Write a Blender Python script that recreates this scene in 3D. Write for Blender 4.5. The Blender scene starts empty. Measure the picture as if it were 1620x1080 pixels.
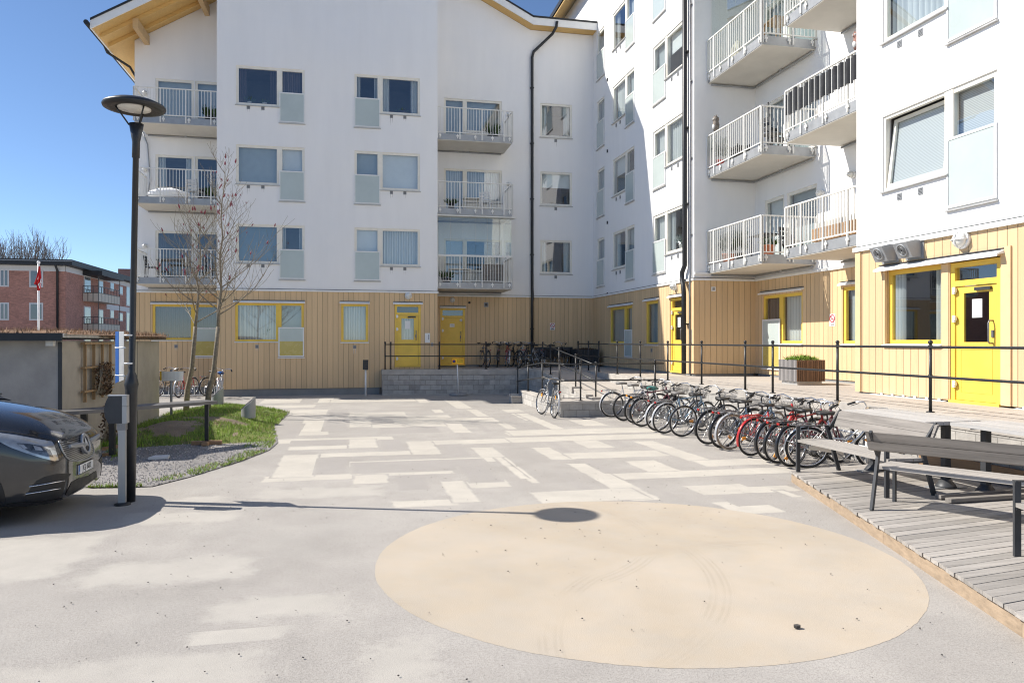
import bpy, bmesh, math, random
from math import radians as R, sin, cos, pi
from mathutils import Vector, Matrix
from mathutils.bvhtree import BVHTree
random.seed(7)
scene = bpy.context.scene
COL = scene.collection
# ------------------------------------------------------------------ camera geometry (used to survey the place)
FPX, TH, CAMH = 1180.0, R(12.2), 2.05
_c, _s = cos(TH), sin(TH)
def ray(px, py):
    t = (px-810)/FPX; v = (540-py)/FPX
    return (t*_c+_s, _c-t*_s, v)
def onY(px, py, Y):
    r = ray(px, py); k = Y/r[1]; return Vector((r[0]*k, Y, r[2]*k+CAMH))
def onX(px, py, X):
    r = ray(px, py); k = X/r[0]; return Vector((X, r[1]*k, r[2]*k+CAMH))
def onZ(px, py, z=0.0):
    r = ray(px, py); k = (z-CAMH)/r[2]; return Vector((r[0]*k, r[1]*k, z))
# ------------------------------------------------------------------ materials
def nd(nt, t, **kw):
    n = nt.nodes.new(t)
    for k, v in kw.items(): setattr(n, k, v)
    return n
def ramp(nt, src, stops):
    r = nd(nt, 'ShaderNodeValToRGB')
    e = r.color_ramp.elements
    while len(e) < len(stops): e.new(0.5)
    for i, (p, c) in enumerate(stops):
        e[i].position = p; e[i].color = (c, c, c, 1) if isinstance(c, (int, float)) else (*c, 1)
    nt.links.new(src, r.inputs[0]); return r.outputs[0]
def mixc(nt, fac, a, b, mode='MIX'):
    m = nd(nt, 'ShaderNodeMix', data_type='RGBA', blend_type=mode)
    for sock, v in ((m.inputs[0], fac), (m.inputs[6], a), (m.inputs[7], b)):
        if isinstance(v, (int, float)): sock.default_value = v
        elif isinstance(v, tuple): sock.default_value = (*v, 1)
        else: nt.links.new(v, sock)
    return m.outputs[2]
def mth(nt, op, a, b=None, c=None):
    m = nd(nt, 'ShaderNodeMath', operation=op)
    for i, v in enumerate((a, b, c)):
        if v is None: continue
        if isinstance(v, (int, float)): m.inputs[i].default_value = v
        else: nt.links.new(v, m.inputs[i])
    return m.outputs[0]
def noise(nt, vec, scale, detail=4, rough=.55, dim='3D'):
    n = nd(nt, 'ShaderNodeTexNoise'); n.inputs['Scale'].default_value = scale
    n.inputs['Detail'].default_value = detail; n.inputs['Roughness'].default_value = rough
    nt.links.new(vec, n.inputs['Vector']); return n.outputs['Fac']
def mapv(nt, vec, scale=(1, 1, 1), loc=(0, 0, 0)):
    m = nd(nt, 'ShaderNodeMapping'); m.inputs['Scale'].default_value = scale; m.inputs['Location'].default_value = loc
    nt.links.new(vec, m.inputs['Vector']); return m.outputs[0]
def base(name):
    m = bpy.data.materials.new(name); m.use_nodes = True
    nt = m.node_tree; b = nt.nodes['Principled BSDF']
    tc = nd(nt, 'ShaderNodeTexCoord')
    return m, nt, b, tc.outputs['Object']
def bump(nt, b, h, strength=.3, dist=.01):
    n = nd(nt, 'ShaderNodeBump'); n.inputs['Strength'].default_value = strength; n.inputs['Distance'].default_value = dist
    nt.links.new(h, n.inputs['Height']); nt.links.new(n.outputs[0], b.inputs['Normal'])
def M(name, col, rough=.6, metal=0., var=.12, vs=4., bmp=0., bs=60., coat=0., spec=.5, island=0.):
    m, nt, b, v = base(name)
    n = noise(nt, v, vs, 5, .6)
    f = ramp(nt, n, [(.3, 1-var), (.7, 1+var)])
    c = mixc(nt, 1.0, tuple(col), f, 'MULTIPLY')
    if island:
        g = nd(nt, 'ShaderNodeNewGeometry')
        c = mixc(nt, 1.0, c, ramp(nt, g.outputs['Random Per Island'], [(0, 1-island), (1, 1+island)]), 'MULTIPLY')
    nt.links.new(c, b.inputs['Base Color'])
    rr = ramp(nt, noise(nt, v, vs*2.3, 3), [(.3, max(.02, rough-.06)), (.7, min(1, rough+.08))])
    nt.links.new(rr, b.inputs['Roughness'])
    b.inputs['Metallic'].default_value = metal
    b.inputs['Specular IOR Level'].default_value = spec
    if coat: b.inputs['Coat Weight'].default_value = coat; b.inputs['Coat Roughness'].default_value = .03
    if bmp: bump(nt, b, noise(nt, v, bs, 4), bmp, .01)
    return m
def m_plaster(name, col):
    m, nt, b, v = base(name)
    st = noise(nt, mapv(nt, v, (.9, .9, .12)), 2.2, 5, .65)
    big = noise(nt, v, .35, 3)
    c = mixc(nt, 1.0, tuple(col), ramp(nt, st, [(.3, .972), (.65, 1.012)]), 'MULTIPLY')
    c = mixc(nt, 1.0, c, ramp(nt, big, [(.3, (.955, .96, .975)), (.7, (1.01, 1.0, .985))]), 'MULTIPLY')
    nt.links.new(c, b.inputs['Base Color']); b.inputs['Roughness'].default_value = .85
    h = mth(nt, 'ADD', noise(nt, v, 90, 3), mth(nt, 'MULTIPLY', noise(nt, v, 3, 4), 1.4))
    bump(nt, b, h, .25, .012); return m
def m_cladding(name, col, w=.195):
    m, nt, b, v = base(name)
    sx = nd(nt, 'ShaderNodeSeparateXYZ'); nt.links.new(v, sx.inputs[0])
    u = mth(nt, 'DIVIDE', mth(nt, 'ADD', mth(nt, 'ADD', sx.outputs[0], sx.outputs[1]), 200.0), w)
    fr = mth(nt, 'FRACT', u); fl = mth(nt, 'FLOOR', u)
    edge = mth(nt, 'ABSOLUTE', mth(nt, 'SUBTRACT', fr, .5))          # .5 at the joint
    groove = ramp(nt, edge, [(.46, 0.0), (.48, 1.0)])
    wn = nd(nt, 'ShaderNodeTexWhiteNoise', noise_dimensions='1D'); nt.links.new(fl, wn.inputs['W'])
    tone = ramp(nt, wn.outputs['Value'], [(0, .92), (1, 1.06)])
    cb = nd(nt, 'ShaderNodeCombineXYZ'); nt.links.new(mth(nt, 'MULTIPLY', u, 3), cb.inputs[0]); nt.links.new(mth(nt, 'MULTIPLY', sx.outputs[2], .5), cb.inputs[2])
    grain = ramp(nt, noise(nt, cb.outputs[0], 2.5, 5, .65), [(.3, .93), (.7, 1.05)])
    c = mixc(nt, 1.0, tuple(col), tone, 'MULTIPLY'); c = mixc(nt, 1.0, c, grain, 'MULTIPLY')
    c = mixc(nt, groove, c, tuple(x*.56 for x in col))
    nt.links.new(c, b.inputs['Base Color']); b.inputs['Roughness'].default_value = .62
    bump(nt, b, mth(nt, 'SUBTRACT', 1.0, groove), .8, .02); return m
def m_blocks(name, col, bw=.36, bh=.19, dark=.55):
    m, nt, b, v = base(name)
    sx = nd(nt, 'ShaderNodeSeparateXYZ'); nt.links.new(v, sx.inputs[0])
    cb = nd(nt, 'ShaderNodeCombineXYZ')
    nt.links.new(mth(nt, 'ADD', sx.outputs[0], sx.outputs[1]), cb.inputs[0]); nt.links.new(sx.outputs[2], cb.inputs[1])
    br = nd(nt, 'ShaderNodeTexBrick'); nt.links.new(cb.outputs[0], br.inputs['Vector'])
    br.inputs['Scale'].default_value = 1; br.inputs['Brick Width'].default_value = bw; br.inputs['Row Height'].default_value = bh
    br.inputs['Mortar Size'].default_value = .006; br.inputs['Mortar Smooth'].default_value = .3; br.inputs['Bias'].default_value = 0
    br.inputs['Color1'].default_value = (*[x*.82 for x in col], 1); br.inputs['Color2'].default_value = (*[x*1.12 for x in col], 1)
    br.inputs['Mortar'].default_value = (*[x*dark for x in col], 1)
    n = ramp(nt, noise(nt, v, 6, 6, .7), [(.3, .82), (.7, 1.15)])
    st = ramp(nt, noise(nt, v, 1.1, 4, .6), [(.55, 1.0), (.75, .72)])
    c = mixc(nt, 1.0, br.outputs['Color'], n, 'MULTIPLY'); c = mixc(nt, 1.0, c, st, 'MULTIPLY')
    nt.links.new(c, b.inputs['Base Color']); b.inputs['Roughness'].default_value = .9
    h = mth(nt, 'ADD', mth(nt, 'MULTIPLY', br.outputs['Fac'], -1.0), mth(nt, 'MULTIPLY', noise(nt, v, 40, 4), .35))
    bump(nt, b, h, .7, .012); return m
def m_ground(name, col, speck=.25, big=.12, worn=None, wornamt=.5, tint=None, tyre=False):
    m, nt, b, v = base(name)
    f1 = ramp(nt, noise(nt, v, 140, 2, .7), [(.33, 1-speck), (.62, 1+speck*.55)])
    f2 = ramp(nt, noise(nt, v, 1.1, 6, .62), [(.3, 1-big), (.7, 1+big)])
    f3 = ramp(nt, noise(nt, v, .16, 3, .5), [(.35, 1-big*.8), (.65, 1+big*.6)])
    c = tuple(col)
    if worn:
        wn = noise(nt, mapv(nt, v, (1, 1, 1)), 1.7, 9, .74)
        fine = noise(nt, v, 60, 3, .7)
        wf = ramp(nt, mth(nt, 'ADD', wn, mth(nt, 'MULTIPLY', fine, .22)), [(.52, 0.0), (.72, wornamt)])
        c = mixc(nt, wf, c, tuple(worn))
    c = mixc(nt, 1.0, c, f1, 'MULTIPLY'); c = mixc(nt, 1.0, c, f2, 'MULTIPLY'); c = mixc(nt, 1.0, c, f3, 'MULTIPLY')
    if tint:
        tf = ramp(nt, noise(nt, v, .5, 4, .6), [(.45, 0.0), (.7, .35)])
        c = mixc(nt, tf, c, tuple(tint))
    if tyre:                                                         # scuffed tyre arcs worn into the coating
        for k, (cx, cy, rad) in enumerate(((-1.6, 1.2, 2.1), (-2.4, .2, 3.0), (1.2, -2.4, 2.6))):
            sp = nd(nt, 'ShaderNodeSeparateXYZ'); nt.links.new(mapv(nt, v, (1, 1, 1), (-cx, -cy, 0)), sp.inputs[0])
            rr = mth(nt, 'SQRT', mth(nt, 'ADD', mth(nt, 'MULTIPLY', sp.outputs[0], sp.outputs[0]), mth(nt, 'MULTIPLY', sp.outputs[1], sp.outputs[1])))
            dd = mth(nt, 'ABSOLUTE', mth(nt, 'SUBTRACT', rr, rad))
            band = ramp(nt, dd, [(.07, 1.0), (.13, 0.0)])
            tread = ramp(nt, mth(nt, 'FRACT', mth(nt, 'MULTIPLY', dd, 22)), [(.3, .3), (.6, 1.0)])
            patch = ramp(nt, noise(nt, mapv(nt, v, (1, 1, 1), (k*3, 0, 0)), .8, 3), [(.47, 0.0), (.62, .19)])
            c = mixc(nt, mth(nt, 'MULTIPLY', mth(nt, 'MULTIPLY', band, patch), tread), c, tuple(x*.55 for x in col))
    if tyre:
        ln = nd(nt, 'ShaderNodeVectorMath', operation='LENGTH'); nt.links.new(v, ln.inputs[0]); ca = asphalt_color(nt, v, ASPH, ASPHW)
        ee = mth(nt, 'ADD', mth(nt, 'SUBTRACT', 2.52, ln.outputs['Value']), mth(nt, 'MULTIPLY', mth(nt, 'SUBTRACT', noise(nt, v, 14, 6, .75), .5), .09))
        wv = nd(nt, 'ShaderNodeNewGeometry'); ca = asphalt_color(nt, wv.outputs['Position'], ASPH, ASPHW)
        c = mixc(nt, ramp(nt, mth(nt, 'ADD', mth(nt, 'MULTIPLY', ee, 25.0), .5), [(.2, 0.0), (.8, 1.0)]), ca, c)
    nt.links.new(c, b.inputs['Base Color']); b.inputs['Roughness'].default_value = .92; b.inputs['Specular IOR Level'].default_value = .25
    bump(nt, b, noise(nt, v, 120, 3, .7), .5, .006); return m
def asphalt_color(nt, v, col, worn, speck=.3, big=.09):
    f1 = ramp(nt, noise(nt, v, 110, 4, .8), [(.36, 1-speck*1.5), (.48, 1.0), (.64, 1+speck*.5)])
    f2 = ramp(nt, noise(nt, v, 1.1, 8, .7), [(.3, 1-big*1.2), (.7, 1+big*1.2)]); f3 = ramp(nt, noise(nt, v, .16, 3, .5), [(.35, 1-big), (.65, 1+big*.7)])
    f4 = ramp(nt, noise(nt, mapv(nt, v, (.5, .22, 1)), 1.5, 6, .65), [(.5, 0.0), (.75, .5)])
    c = mixc(nt, f4, tuple(col), tuple(worn))
    f5 = ramp(nt, noise(nt, v, 42, 3, .75), [(.38, .86), (.5, 1.0), (.66, 1.05)])
    for f in (f1, f2, f3, f5): c = mixc(nt, 1.0, c, f, 'MULTIPLY')
    return c
ASPH, ASPHW = (.375, .350, .320), (.455, .425, .385)
def m_asphalt(name):
    m, nt, b, v = base(name); c = asphalt_color(nt, v, ASPH, ASPHW)
    nt.links.new(mixc(nt, ramp(nt, noise(nt, v, .45, 4, .6), [(.5, 0.0), (.75, .35)]), c, (.34, .33, .305)), b.inputs['Base Color']); b.inputs['Roughness'].default_value = .92; b.inputs['Specular IOR Level'].default_value = .25
    bump(nt, b, noise(nt, v, 120, 3, .7), .5, .006); return m
def m_strip(name, col, soft, wear):
    """pale coating with ragged, worn edges: two UV maps hold the metres to the four edges of each patch"""
    m, nt, b, v = base(name); ca = asphalt_color(nt, v, ASPH, ASPHW)
    d = None
    for lay in ('near', 'far'):
        u = nd(nt, 'ShaderNodeUVMap', uv_map=lay); sp = nd(nt, 'ShaderNodeSeparateXYZ'); nt.links.new(u.outputs[0], sp.inputs[0])
        q = mth(nt, 'MINIMUM', sp.outputs[0], sp.outputs[1]); d = q if d is None else mth(nt, 'MINIMUM', d, q)
    n1 = noise(nt, v, 2.2, 8, .72); n2 = noise(nt, v, 70, 3, .7)
    e = mth(nt, 'ADD', mth(nt, 'DIVIDE', d, soft), mth(nt, 'MULTIPLY', mth(nt, 'SUBTRACT', n1, .5), 2.2)); e = mth(nt, 'ADD', e, mth(nt, 'MULTIPLY', mth(nt, 'SUBTRACT', n2, .5), 1.0))
    mask = ramp(nt, e, [(.25, 0.0), (.75, 1.0)])
    w = ramp(nt, mth(nt, 'ADD', noise(nt, v, 1.3, 9, .75), mth(nt, 'MULTIPLY', n2, .2)), [(.5, 1.0), (.74, 1-wear)])
    c = mixc(nt, 1.0, tuple(col), ramp(nt, noise(nt, v, 110, 4, .8), [(.34, .78), (.46, .98), (.64, 1.05)]), 'MULTIPLY'); c = mixc(nt, 1.0, c, ramp(nt, noise(nt, v, .9, 7, .7), [(.3, .92), (.7, 1.06)]), 'MULTIPLY')
    nt.links.new(mixc(nt, mth(nt, 'MULTIPLY', mask, w), ca, c), b.inputs['Base Color']); b.inputs['Roughness'].default_value = .92; b.inputs['Specular IOR Level'].default_value = .25
    bump(nt, b, noise(nt, v, 120, 3, .7), .5, .006); return m
def m_wood(name, col, ax=1, island=.16, dark=.6, rough=.75, knots=True):
    m, nt, b, v = base(name)
    sc = [14, 14, 14]; sc[ax] = .7
    g = nd(nt, 'ShaderNodeNewGeometry')
    off = nd(nt, 'ShaderNodeVectorMath', operation='ADD'); nt.links.new(v, off.inputs[0])
    cb = nd(nt, 'ShaderNodeCombineXYZ'); r9 = mth(nt, 'MULTIPLY', g.outputs['Random Per Island'], 37.0)
    for i in range(3): nt.links.new(r9, cb.inputs[i])
    nt.links.new(cb.outputs[0], off.inputs[1])
    gr = noise(nt, mapv(nt, off.outputs[0], tuple(sc)), 1.6, 7, .7)
    c = mixc(nt, ramp(nt, gr, [(.3, 0.0), (.68, 1.0)]), tuple(x*dark for x in col), tuple(col))
    c = mixc(nt, 1.0, c, ramp(nt, g.outputs['Random Per Island'], [(0, 1-island), (1, 1+island)]), 'MULTIPLY')
    if knots: c = mixc(nt, ramp(nt, noise(nt, off.outputs[0], 2.2, 3), [(.62, 0.0), (.75, .35)]), c, tuple(x*.6 for x in col))
    nt.links.new(c, b.inputs['Base Color']); b.inputs['Roughness'].default_value = rough
    bump(nt, b, gr, .35, .006); return m
def m_glass(name, tint=(.82, .86, .86), refl=.10):
    m = bpy.data.materials.new(name); m.use_nodes = True; nt = m.node_tree; nt.nodes.clear()
    out = nd(nt, 'ShaderNodeOutputMaterial'); t = nd(nt, 'ShaderNodeBsdfTransparent'); t.inputs[0].default_value = (*tint, 1)
    g = nd(nt, 'ShaderNodeBsdfGlossy'); g.inputs['Roughness'].default_value = .012; g.inputs['Color'].default_value = (.95, .97, 1, 1)
    lw = nd(nt, 'ShaderNodeLayerWeight'); fr5 = mth(nt, 'MULTIPLY_ADD', mth(nt, 'POWER', lw.outputs['Facing'], 4.0), .9, .05)
    tc = nd(nt, 'ShaderNodeTexCoord'); bp = nd(nt, 'ShaderNodeBump'); bp.inputs['Strength'].default_value = .06; bp.inputs['Distance'].default_value = .02
    nt.links.new(noise(nt, tc.outputs['Object'], .9, 1), bp.inputs['Height']); nt.links.new(bp.outputs[0], g.inputs['Normal'])
    mx = nd(nt, 'ShaderNodeMixShader'); nt.links.new(mth(nt, 'ADD', fr5, refl), mx.inputs[0])
    nt.links.new(t.outputs[0], mx.inputs[1]); nt.links.new(g.outputs[0], mx.inputs[2]); nt.links.new(mx.outputs[0], out.inputs[0]); return m
MAT = {}
def mats():
    D = MAT
    D['plaster'] = m_plaster('white_plaster', (.86, .855, .845))
    D['clad'] = m_cladding('ochre_boards', (.67, .475, .27))
    D['trim'] = M('white_trim', (.80, .80, .78), .5, var=.04)
    D['frame'] = M('cream_window_frame', (.80, .765, .675), .45, var=.05)
    D['yellow'] = M('yellow_paint', (.80, .545, .085), .45, var=.08, vs=2)
    D['yellow_deep'] = M('amber_reveal', (.74, .42, .06), .5, var=.05)
    D['sill'] = M('zinc_sill', (.5, .49, .47), .45, .3, var=.1)
    D['glass'] = m_glass('window_glass')
    D['clearglass'] = m_glass('clear_glass', (.93, .96, .95), .02)
    D['frost'] = M('frosted_glass', (.47, .53, .51), .18, var=.05, vs=1.5, coat=.3)
    D['frostyellow'] = M('frosted_glass_over_yellow', (.52, .42, .12), .25, var=.05, vs=1.5, coat=.3)
    D['alu'] = M('pale_aluminium', (.76, .76, .74), .45, .1, var=.05)
    D['rail'] = M('off_white_rail_paint', (.74, .73, .69), .45, var=.04)
    D['slab'] = M('pale_concrete_slab', (.62, .59, .53), .8, var=.06, vs=1.5, bmp=.15)
    D['steel'] = M('grey_galvanised_steel', (.36, .37, .38), .5, .5, var=.1)
    D['black'] = M('black_paint', (.018, .019, .021), .42, var=.2, vs=12)
    D['char'] = M('charcoal_metal', (.05, .052, .056), .5, .2, var=.15)
    D['roofblack'] = M('black_roof_sheet', (.03, .032, .035), .5, .3, var=.15)
    D['soffit'] = m_wood('pine_soffit', (.70, .45, .16), 0, .08, .8, .6)
    D['beam'] = m_wood('pale_glulam', (.62, .43, .22), 1, .05, .85, .6)
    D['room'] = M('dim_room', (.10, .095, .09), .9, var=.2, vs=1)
    D['blind'] = M('white_blind', (.80, .82, .82), .8, var=.03)
    D['blindgrey'] = M('grey_blind', (.40, .45, .47), .8, var=.05)
    D['blindblue'] = M('blue_grey_blind', (.16, .24, .30), .7, var=.05)
    m, nt, b, v = base('pleated_curtain')
    w = nd(nt, 'ShaderNodeTexWave'); w.inputs['Scale'].default_value = 3.2; w.inputs['Distortion'].default_value = 3; nt.links.new(mapv(nt, v, (1, 1, .06)), w.inputs['Vector'])
    nt.links.new(mixc(nt, w.outputs['Fac'], (.50, .52, .52), (.76, .78, .77)), b.inputs['Base Color']); b.inputs['Roughness'].default_value = .9; D['curtain'] = m
    m, nt, b, v = base('dark_curtain')
    w = nd(nt, 'ShaderNodeTexWave'); w.inputs['Scale'].default_value = 4; w.inputs['Distortion'].default_value = 3; nt.links.new(mapv(nt, v, (1, 1, .06)), w.inputs['Vector'])
    nt.links.new(mixc(nt, w.outputs['Fac'], (.055, .04, .045), (.12, .09, .10)), b.inputs['Base Color']); D['curtaindark'] = m
    D['streak'] = M('rain_streak', (.60, .595, .58), .9, var=.1)
    m, nt, b, v = base('slatted_blind')
    w = nd(nt, 'ShaderNodeTexWave', bands_direction='Z'); w.inputs['Scale'].default_value = 11; nt.links.new(v, w.inputs['Vector'])
    nt.links.new(mixc(nt, w.outputs['Fac'], (.42, .44, .46), (.72, .74, .76)), b.inputs['Base Color']); D['slats'] = m
    D['plinth'] = M('grey_plinth', (.26, .26, .255), .9, var=.12, vs=2, bmp=.2)
    D['flash'] = M('dirty_white_flashing', (.62, .62, .60), .6, var=.2, vs=8)
    D['blocks'] = m_blocks('grey_concrete_blocks', (.42, .40, .37))
    D['blockslight'] = m_blocks('sunlit_concrete_blocks', (.50, .48, .44), .40, .2, .62)  # lighter copy of the same blocks, sunlight put into its colour; not applied
    D['cap'] = M('concrete_coping', (.42, .39, .35), .9, var=.18, vs=3, bmp=.3, bs=80)
    D['terr'] = m_ground('terrace_concrete', (.44, .40, .355), .12, .1)
    D['asphalt'] = m_asphalt('worn_grey_asphalt')
    D['strip'] = m_strip('pale_coating', (.51, .475, .415), .07, .4); D['stripdark'] = m_strip('dark_patch', (.345, .322, .298), .12, .3); D['stripworn'] = m_strip('worn_pale_coating', (.45, .422, .378), .32, .5)
    D['dark'] = m_ground('dark_paving_patch', (.30, .292, .29), .25, .08, (.37, .36, .35), .3)
    D['tan'] = m_ground('tan_coating', (.455, .385, .298), .11, .07, (.43, .39, .335), .5, (.50, .44, .37), True)
    D['gravel'] = m_ground('grey_gravel', (.27, .255, .245), .55, .15)
    D['soil'] = m_ground('dry_soil', (.25, .195, .14), .45, .3)
    m, nt, b, v = base('lawn_turf')
    c = mixc(nt, ramp(nt, noise(nt, v, 3, 5, .65), [(.35, 0.0), (.65, 1.0)]), (.09, .13, .02), (.17, .21, .035))
    c = mixc(nt, ramp(nt, noise(nt, v, 1.3, 4), [(.5, 0.0), (.66, .9)]), c, (.20, .15, .085))
    nt.links.new(c, b.inputs['Base Color']); b.inputs['Roughness'].default_value = .95; D['turf'] = m
    D['blade'] = M('grass_blade', (.22, .34, .035), .6, var=.4, vs=1.5, island=.45)
    D['straw'] = M('dry_straw', (.34, .27, .12), .8, var=.3, island=.4)
    D['deck'] = m_wood('weathered_deck_boards', (.40, .37, .335), 0, .2, .6, .85)
    D['deckedge'] = m_wood('untreated_pine_edge', (.40, .30, .205), 1, .12, .62, .8)
    D['bench'] = m_wood('grey_bench_planks', (.40, .37, .335), 0, .12, .6, .8)
    D['tableplank'] = m_wood('pale_grey_planks', (.47, .455, .435), 1, .1, .68, .8)
    D['benchback'] = m_wood('dark_weathered_planks', (.27, .245, .22), 0, .15, .55, .8)
    D['oldwood'] = m_wood('brown_board', (.36, .22, .12), 1, .15, .7, .8)
    D['slatgrey'] = m_wood('silvered_slats', (.30, .28, .27), 2, .2, .6)
    D['slatbrown'] = m_wood('brown_slats', (.26, .15, .085), 2, .25, .6)
    D['shedgrey'] = M('grey_render', (.37, .345, .315), .9, var=.14, vs=2.5, bmp=.5, bs=14)
    D['shedbeige'] = M('beige_grey_render', (.40, .36, .30), .9, var=.14, vs=1.6, bmp=.35, bs=30)
    D['sedum'] = M('sedum_mat', (.22, .13, .075), .95, var=.45, vs=7, bmp=.8, bs=30, island=.3)
    D['trellis'] = m_wood('trellis_lath', (.38, .25, .13), 2, .15, .7)
    D['redbrick'] = m_blocks('red_brick', (.50, .25, .19), .25, .075, 1.0)
    D['whiteband'] = M('white_band', (.70, .68, .66), .7, var=.05)
    D['bark'] = M('lichen_bark', (.24, .20, .145), .9, var=.35, vs=20, bmp=.6, bs=60)
    D['twig'] = M('young_twig', (.27, .23, .17), .8, var=.3, vs=12)
    D['bud'] = M('magnolia_bud', (.22, .022, .045), .55, var=.3, vs=30)
    D['greytwig'] = M('distant_bare_twigs', (.27, .225, .19), .9, var=.2)
    D['red'] = M('red_cloth', (.62, .015, .02), .7, var=.08)
    D['white'] = M('white_enamel', (.80, .80, .79), .4, var=.03)
    D['cream'] = M('cream_panel', (.62, .55, .45), .7, var=.05)
    D['rubber'] = M('tyre_rubber', (.022, .022, .022), .8, var=.3, vs=20)
    D['chrome'] = M('bright_metal', (.70, .70, .71), .22, .95, var=.08, vs=10)
    D['gunmetal'] = M('dull_metal', (.25, .25, .26), .4, .8, var=.15, vs=10)
    D['saddle'] = M('black_vinyl', (.025, .024, .024), .5, var=.25, vs=10)
    D['saddlegrey'] = M('grey_vinyl', (.20, .19, .18), .6, var=.2, vs=10)
    D['reflred'] = M('red_reflector', (.38, .02, .018), .25, var=.08)
    D['orange'] = M('orange_reflector', (.85, .32, .02), .3, var=.05)
    D['blue'] = M('blue_enamel', (.012, .09, .33), .4, var=.08)
    D['signyellow'] = M('sign_yellow', (.85, .52, .012), .45, var=.03)
    D['signorange'] = M('sign_orange_border', (.80, .26, .012), .45, var=.03)
    D['ink'] = M('black_ink', (.015, .015, .015), .6, var=.02)
    D['signred'] = M('sign_red', (.55, .02, .03), .45, var=.03)
    D['paper'] = M('paper_notice', (.78, .78, .77), .7, var=.02)
    D['lampglass'] = M('opal_glass', (.72, .71, .66), .3, var=.04)
    D['vanpaint'] = M('graphite_metallic_paint', (.042, .042, .043), .2, .6, var=.06, vs=3, coat=1.)
    D['vanblack'] = M('black_plastic', (.012, .012, .013), .5, var=.2)
    D['headlamp'] = M('headlamp_lens', (.42, .42, .41), .08, .5, var=.2, vs=14, coat=1.)
    D['headdark'] = M('headlamp_housing', (.09, .095, .10), .12, .5, var=.6, vs=26, coat=1.)
    D['silver'] = M('satin_silver', (.40, .405, .41), .4, .6, var=.03, vs=1)
    D['darkfabric'] = M('dark_screen_fabric', (.022, .023, .027), .75, var=.3, vs=3, bmp=.4, bs=6)
    D['terracotta'] = M('terracotta', (.42, .14, .07), .8, var=.15)
    D['foliage'] = M('dark_leaf', (.05, .10, .02), .6, var=.4, vs=6, island=.5)
    D['deadleaf'] = M('dead_brown_leaf', (.10, .055, .025), .8, var=.4, island=.5)
    D['whitecloth'] = M('white_cover', (.75, .76, .78), .6, var=.06, bmp=.5, bs=10)
    D['ventgrey'] = M('ventilation_grey', (.30, .31, .32), .5, .2, var=.06)
    for nm, c in (('bikeblack', (.02, .02, .022)), ('bikesilver', (.5, .5, .51)), ('bikered', (.50, .03, .03)), ('bikewhite', (.72, .72, .70)),
                  ('bikeblue', (.16, .24, .32)), ('bikegreen', (.02, .15, .13)), ('bikemaroon', (.13, .025, .04)), ('bikegrey', (.16, .165, .17))):
        D[nm] = M(nm+'_paint', c, .3, .2, var=.12, vs=9, coat=.5)
mats()
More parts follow.
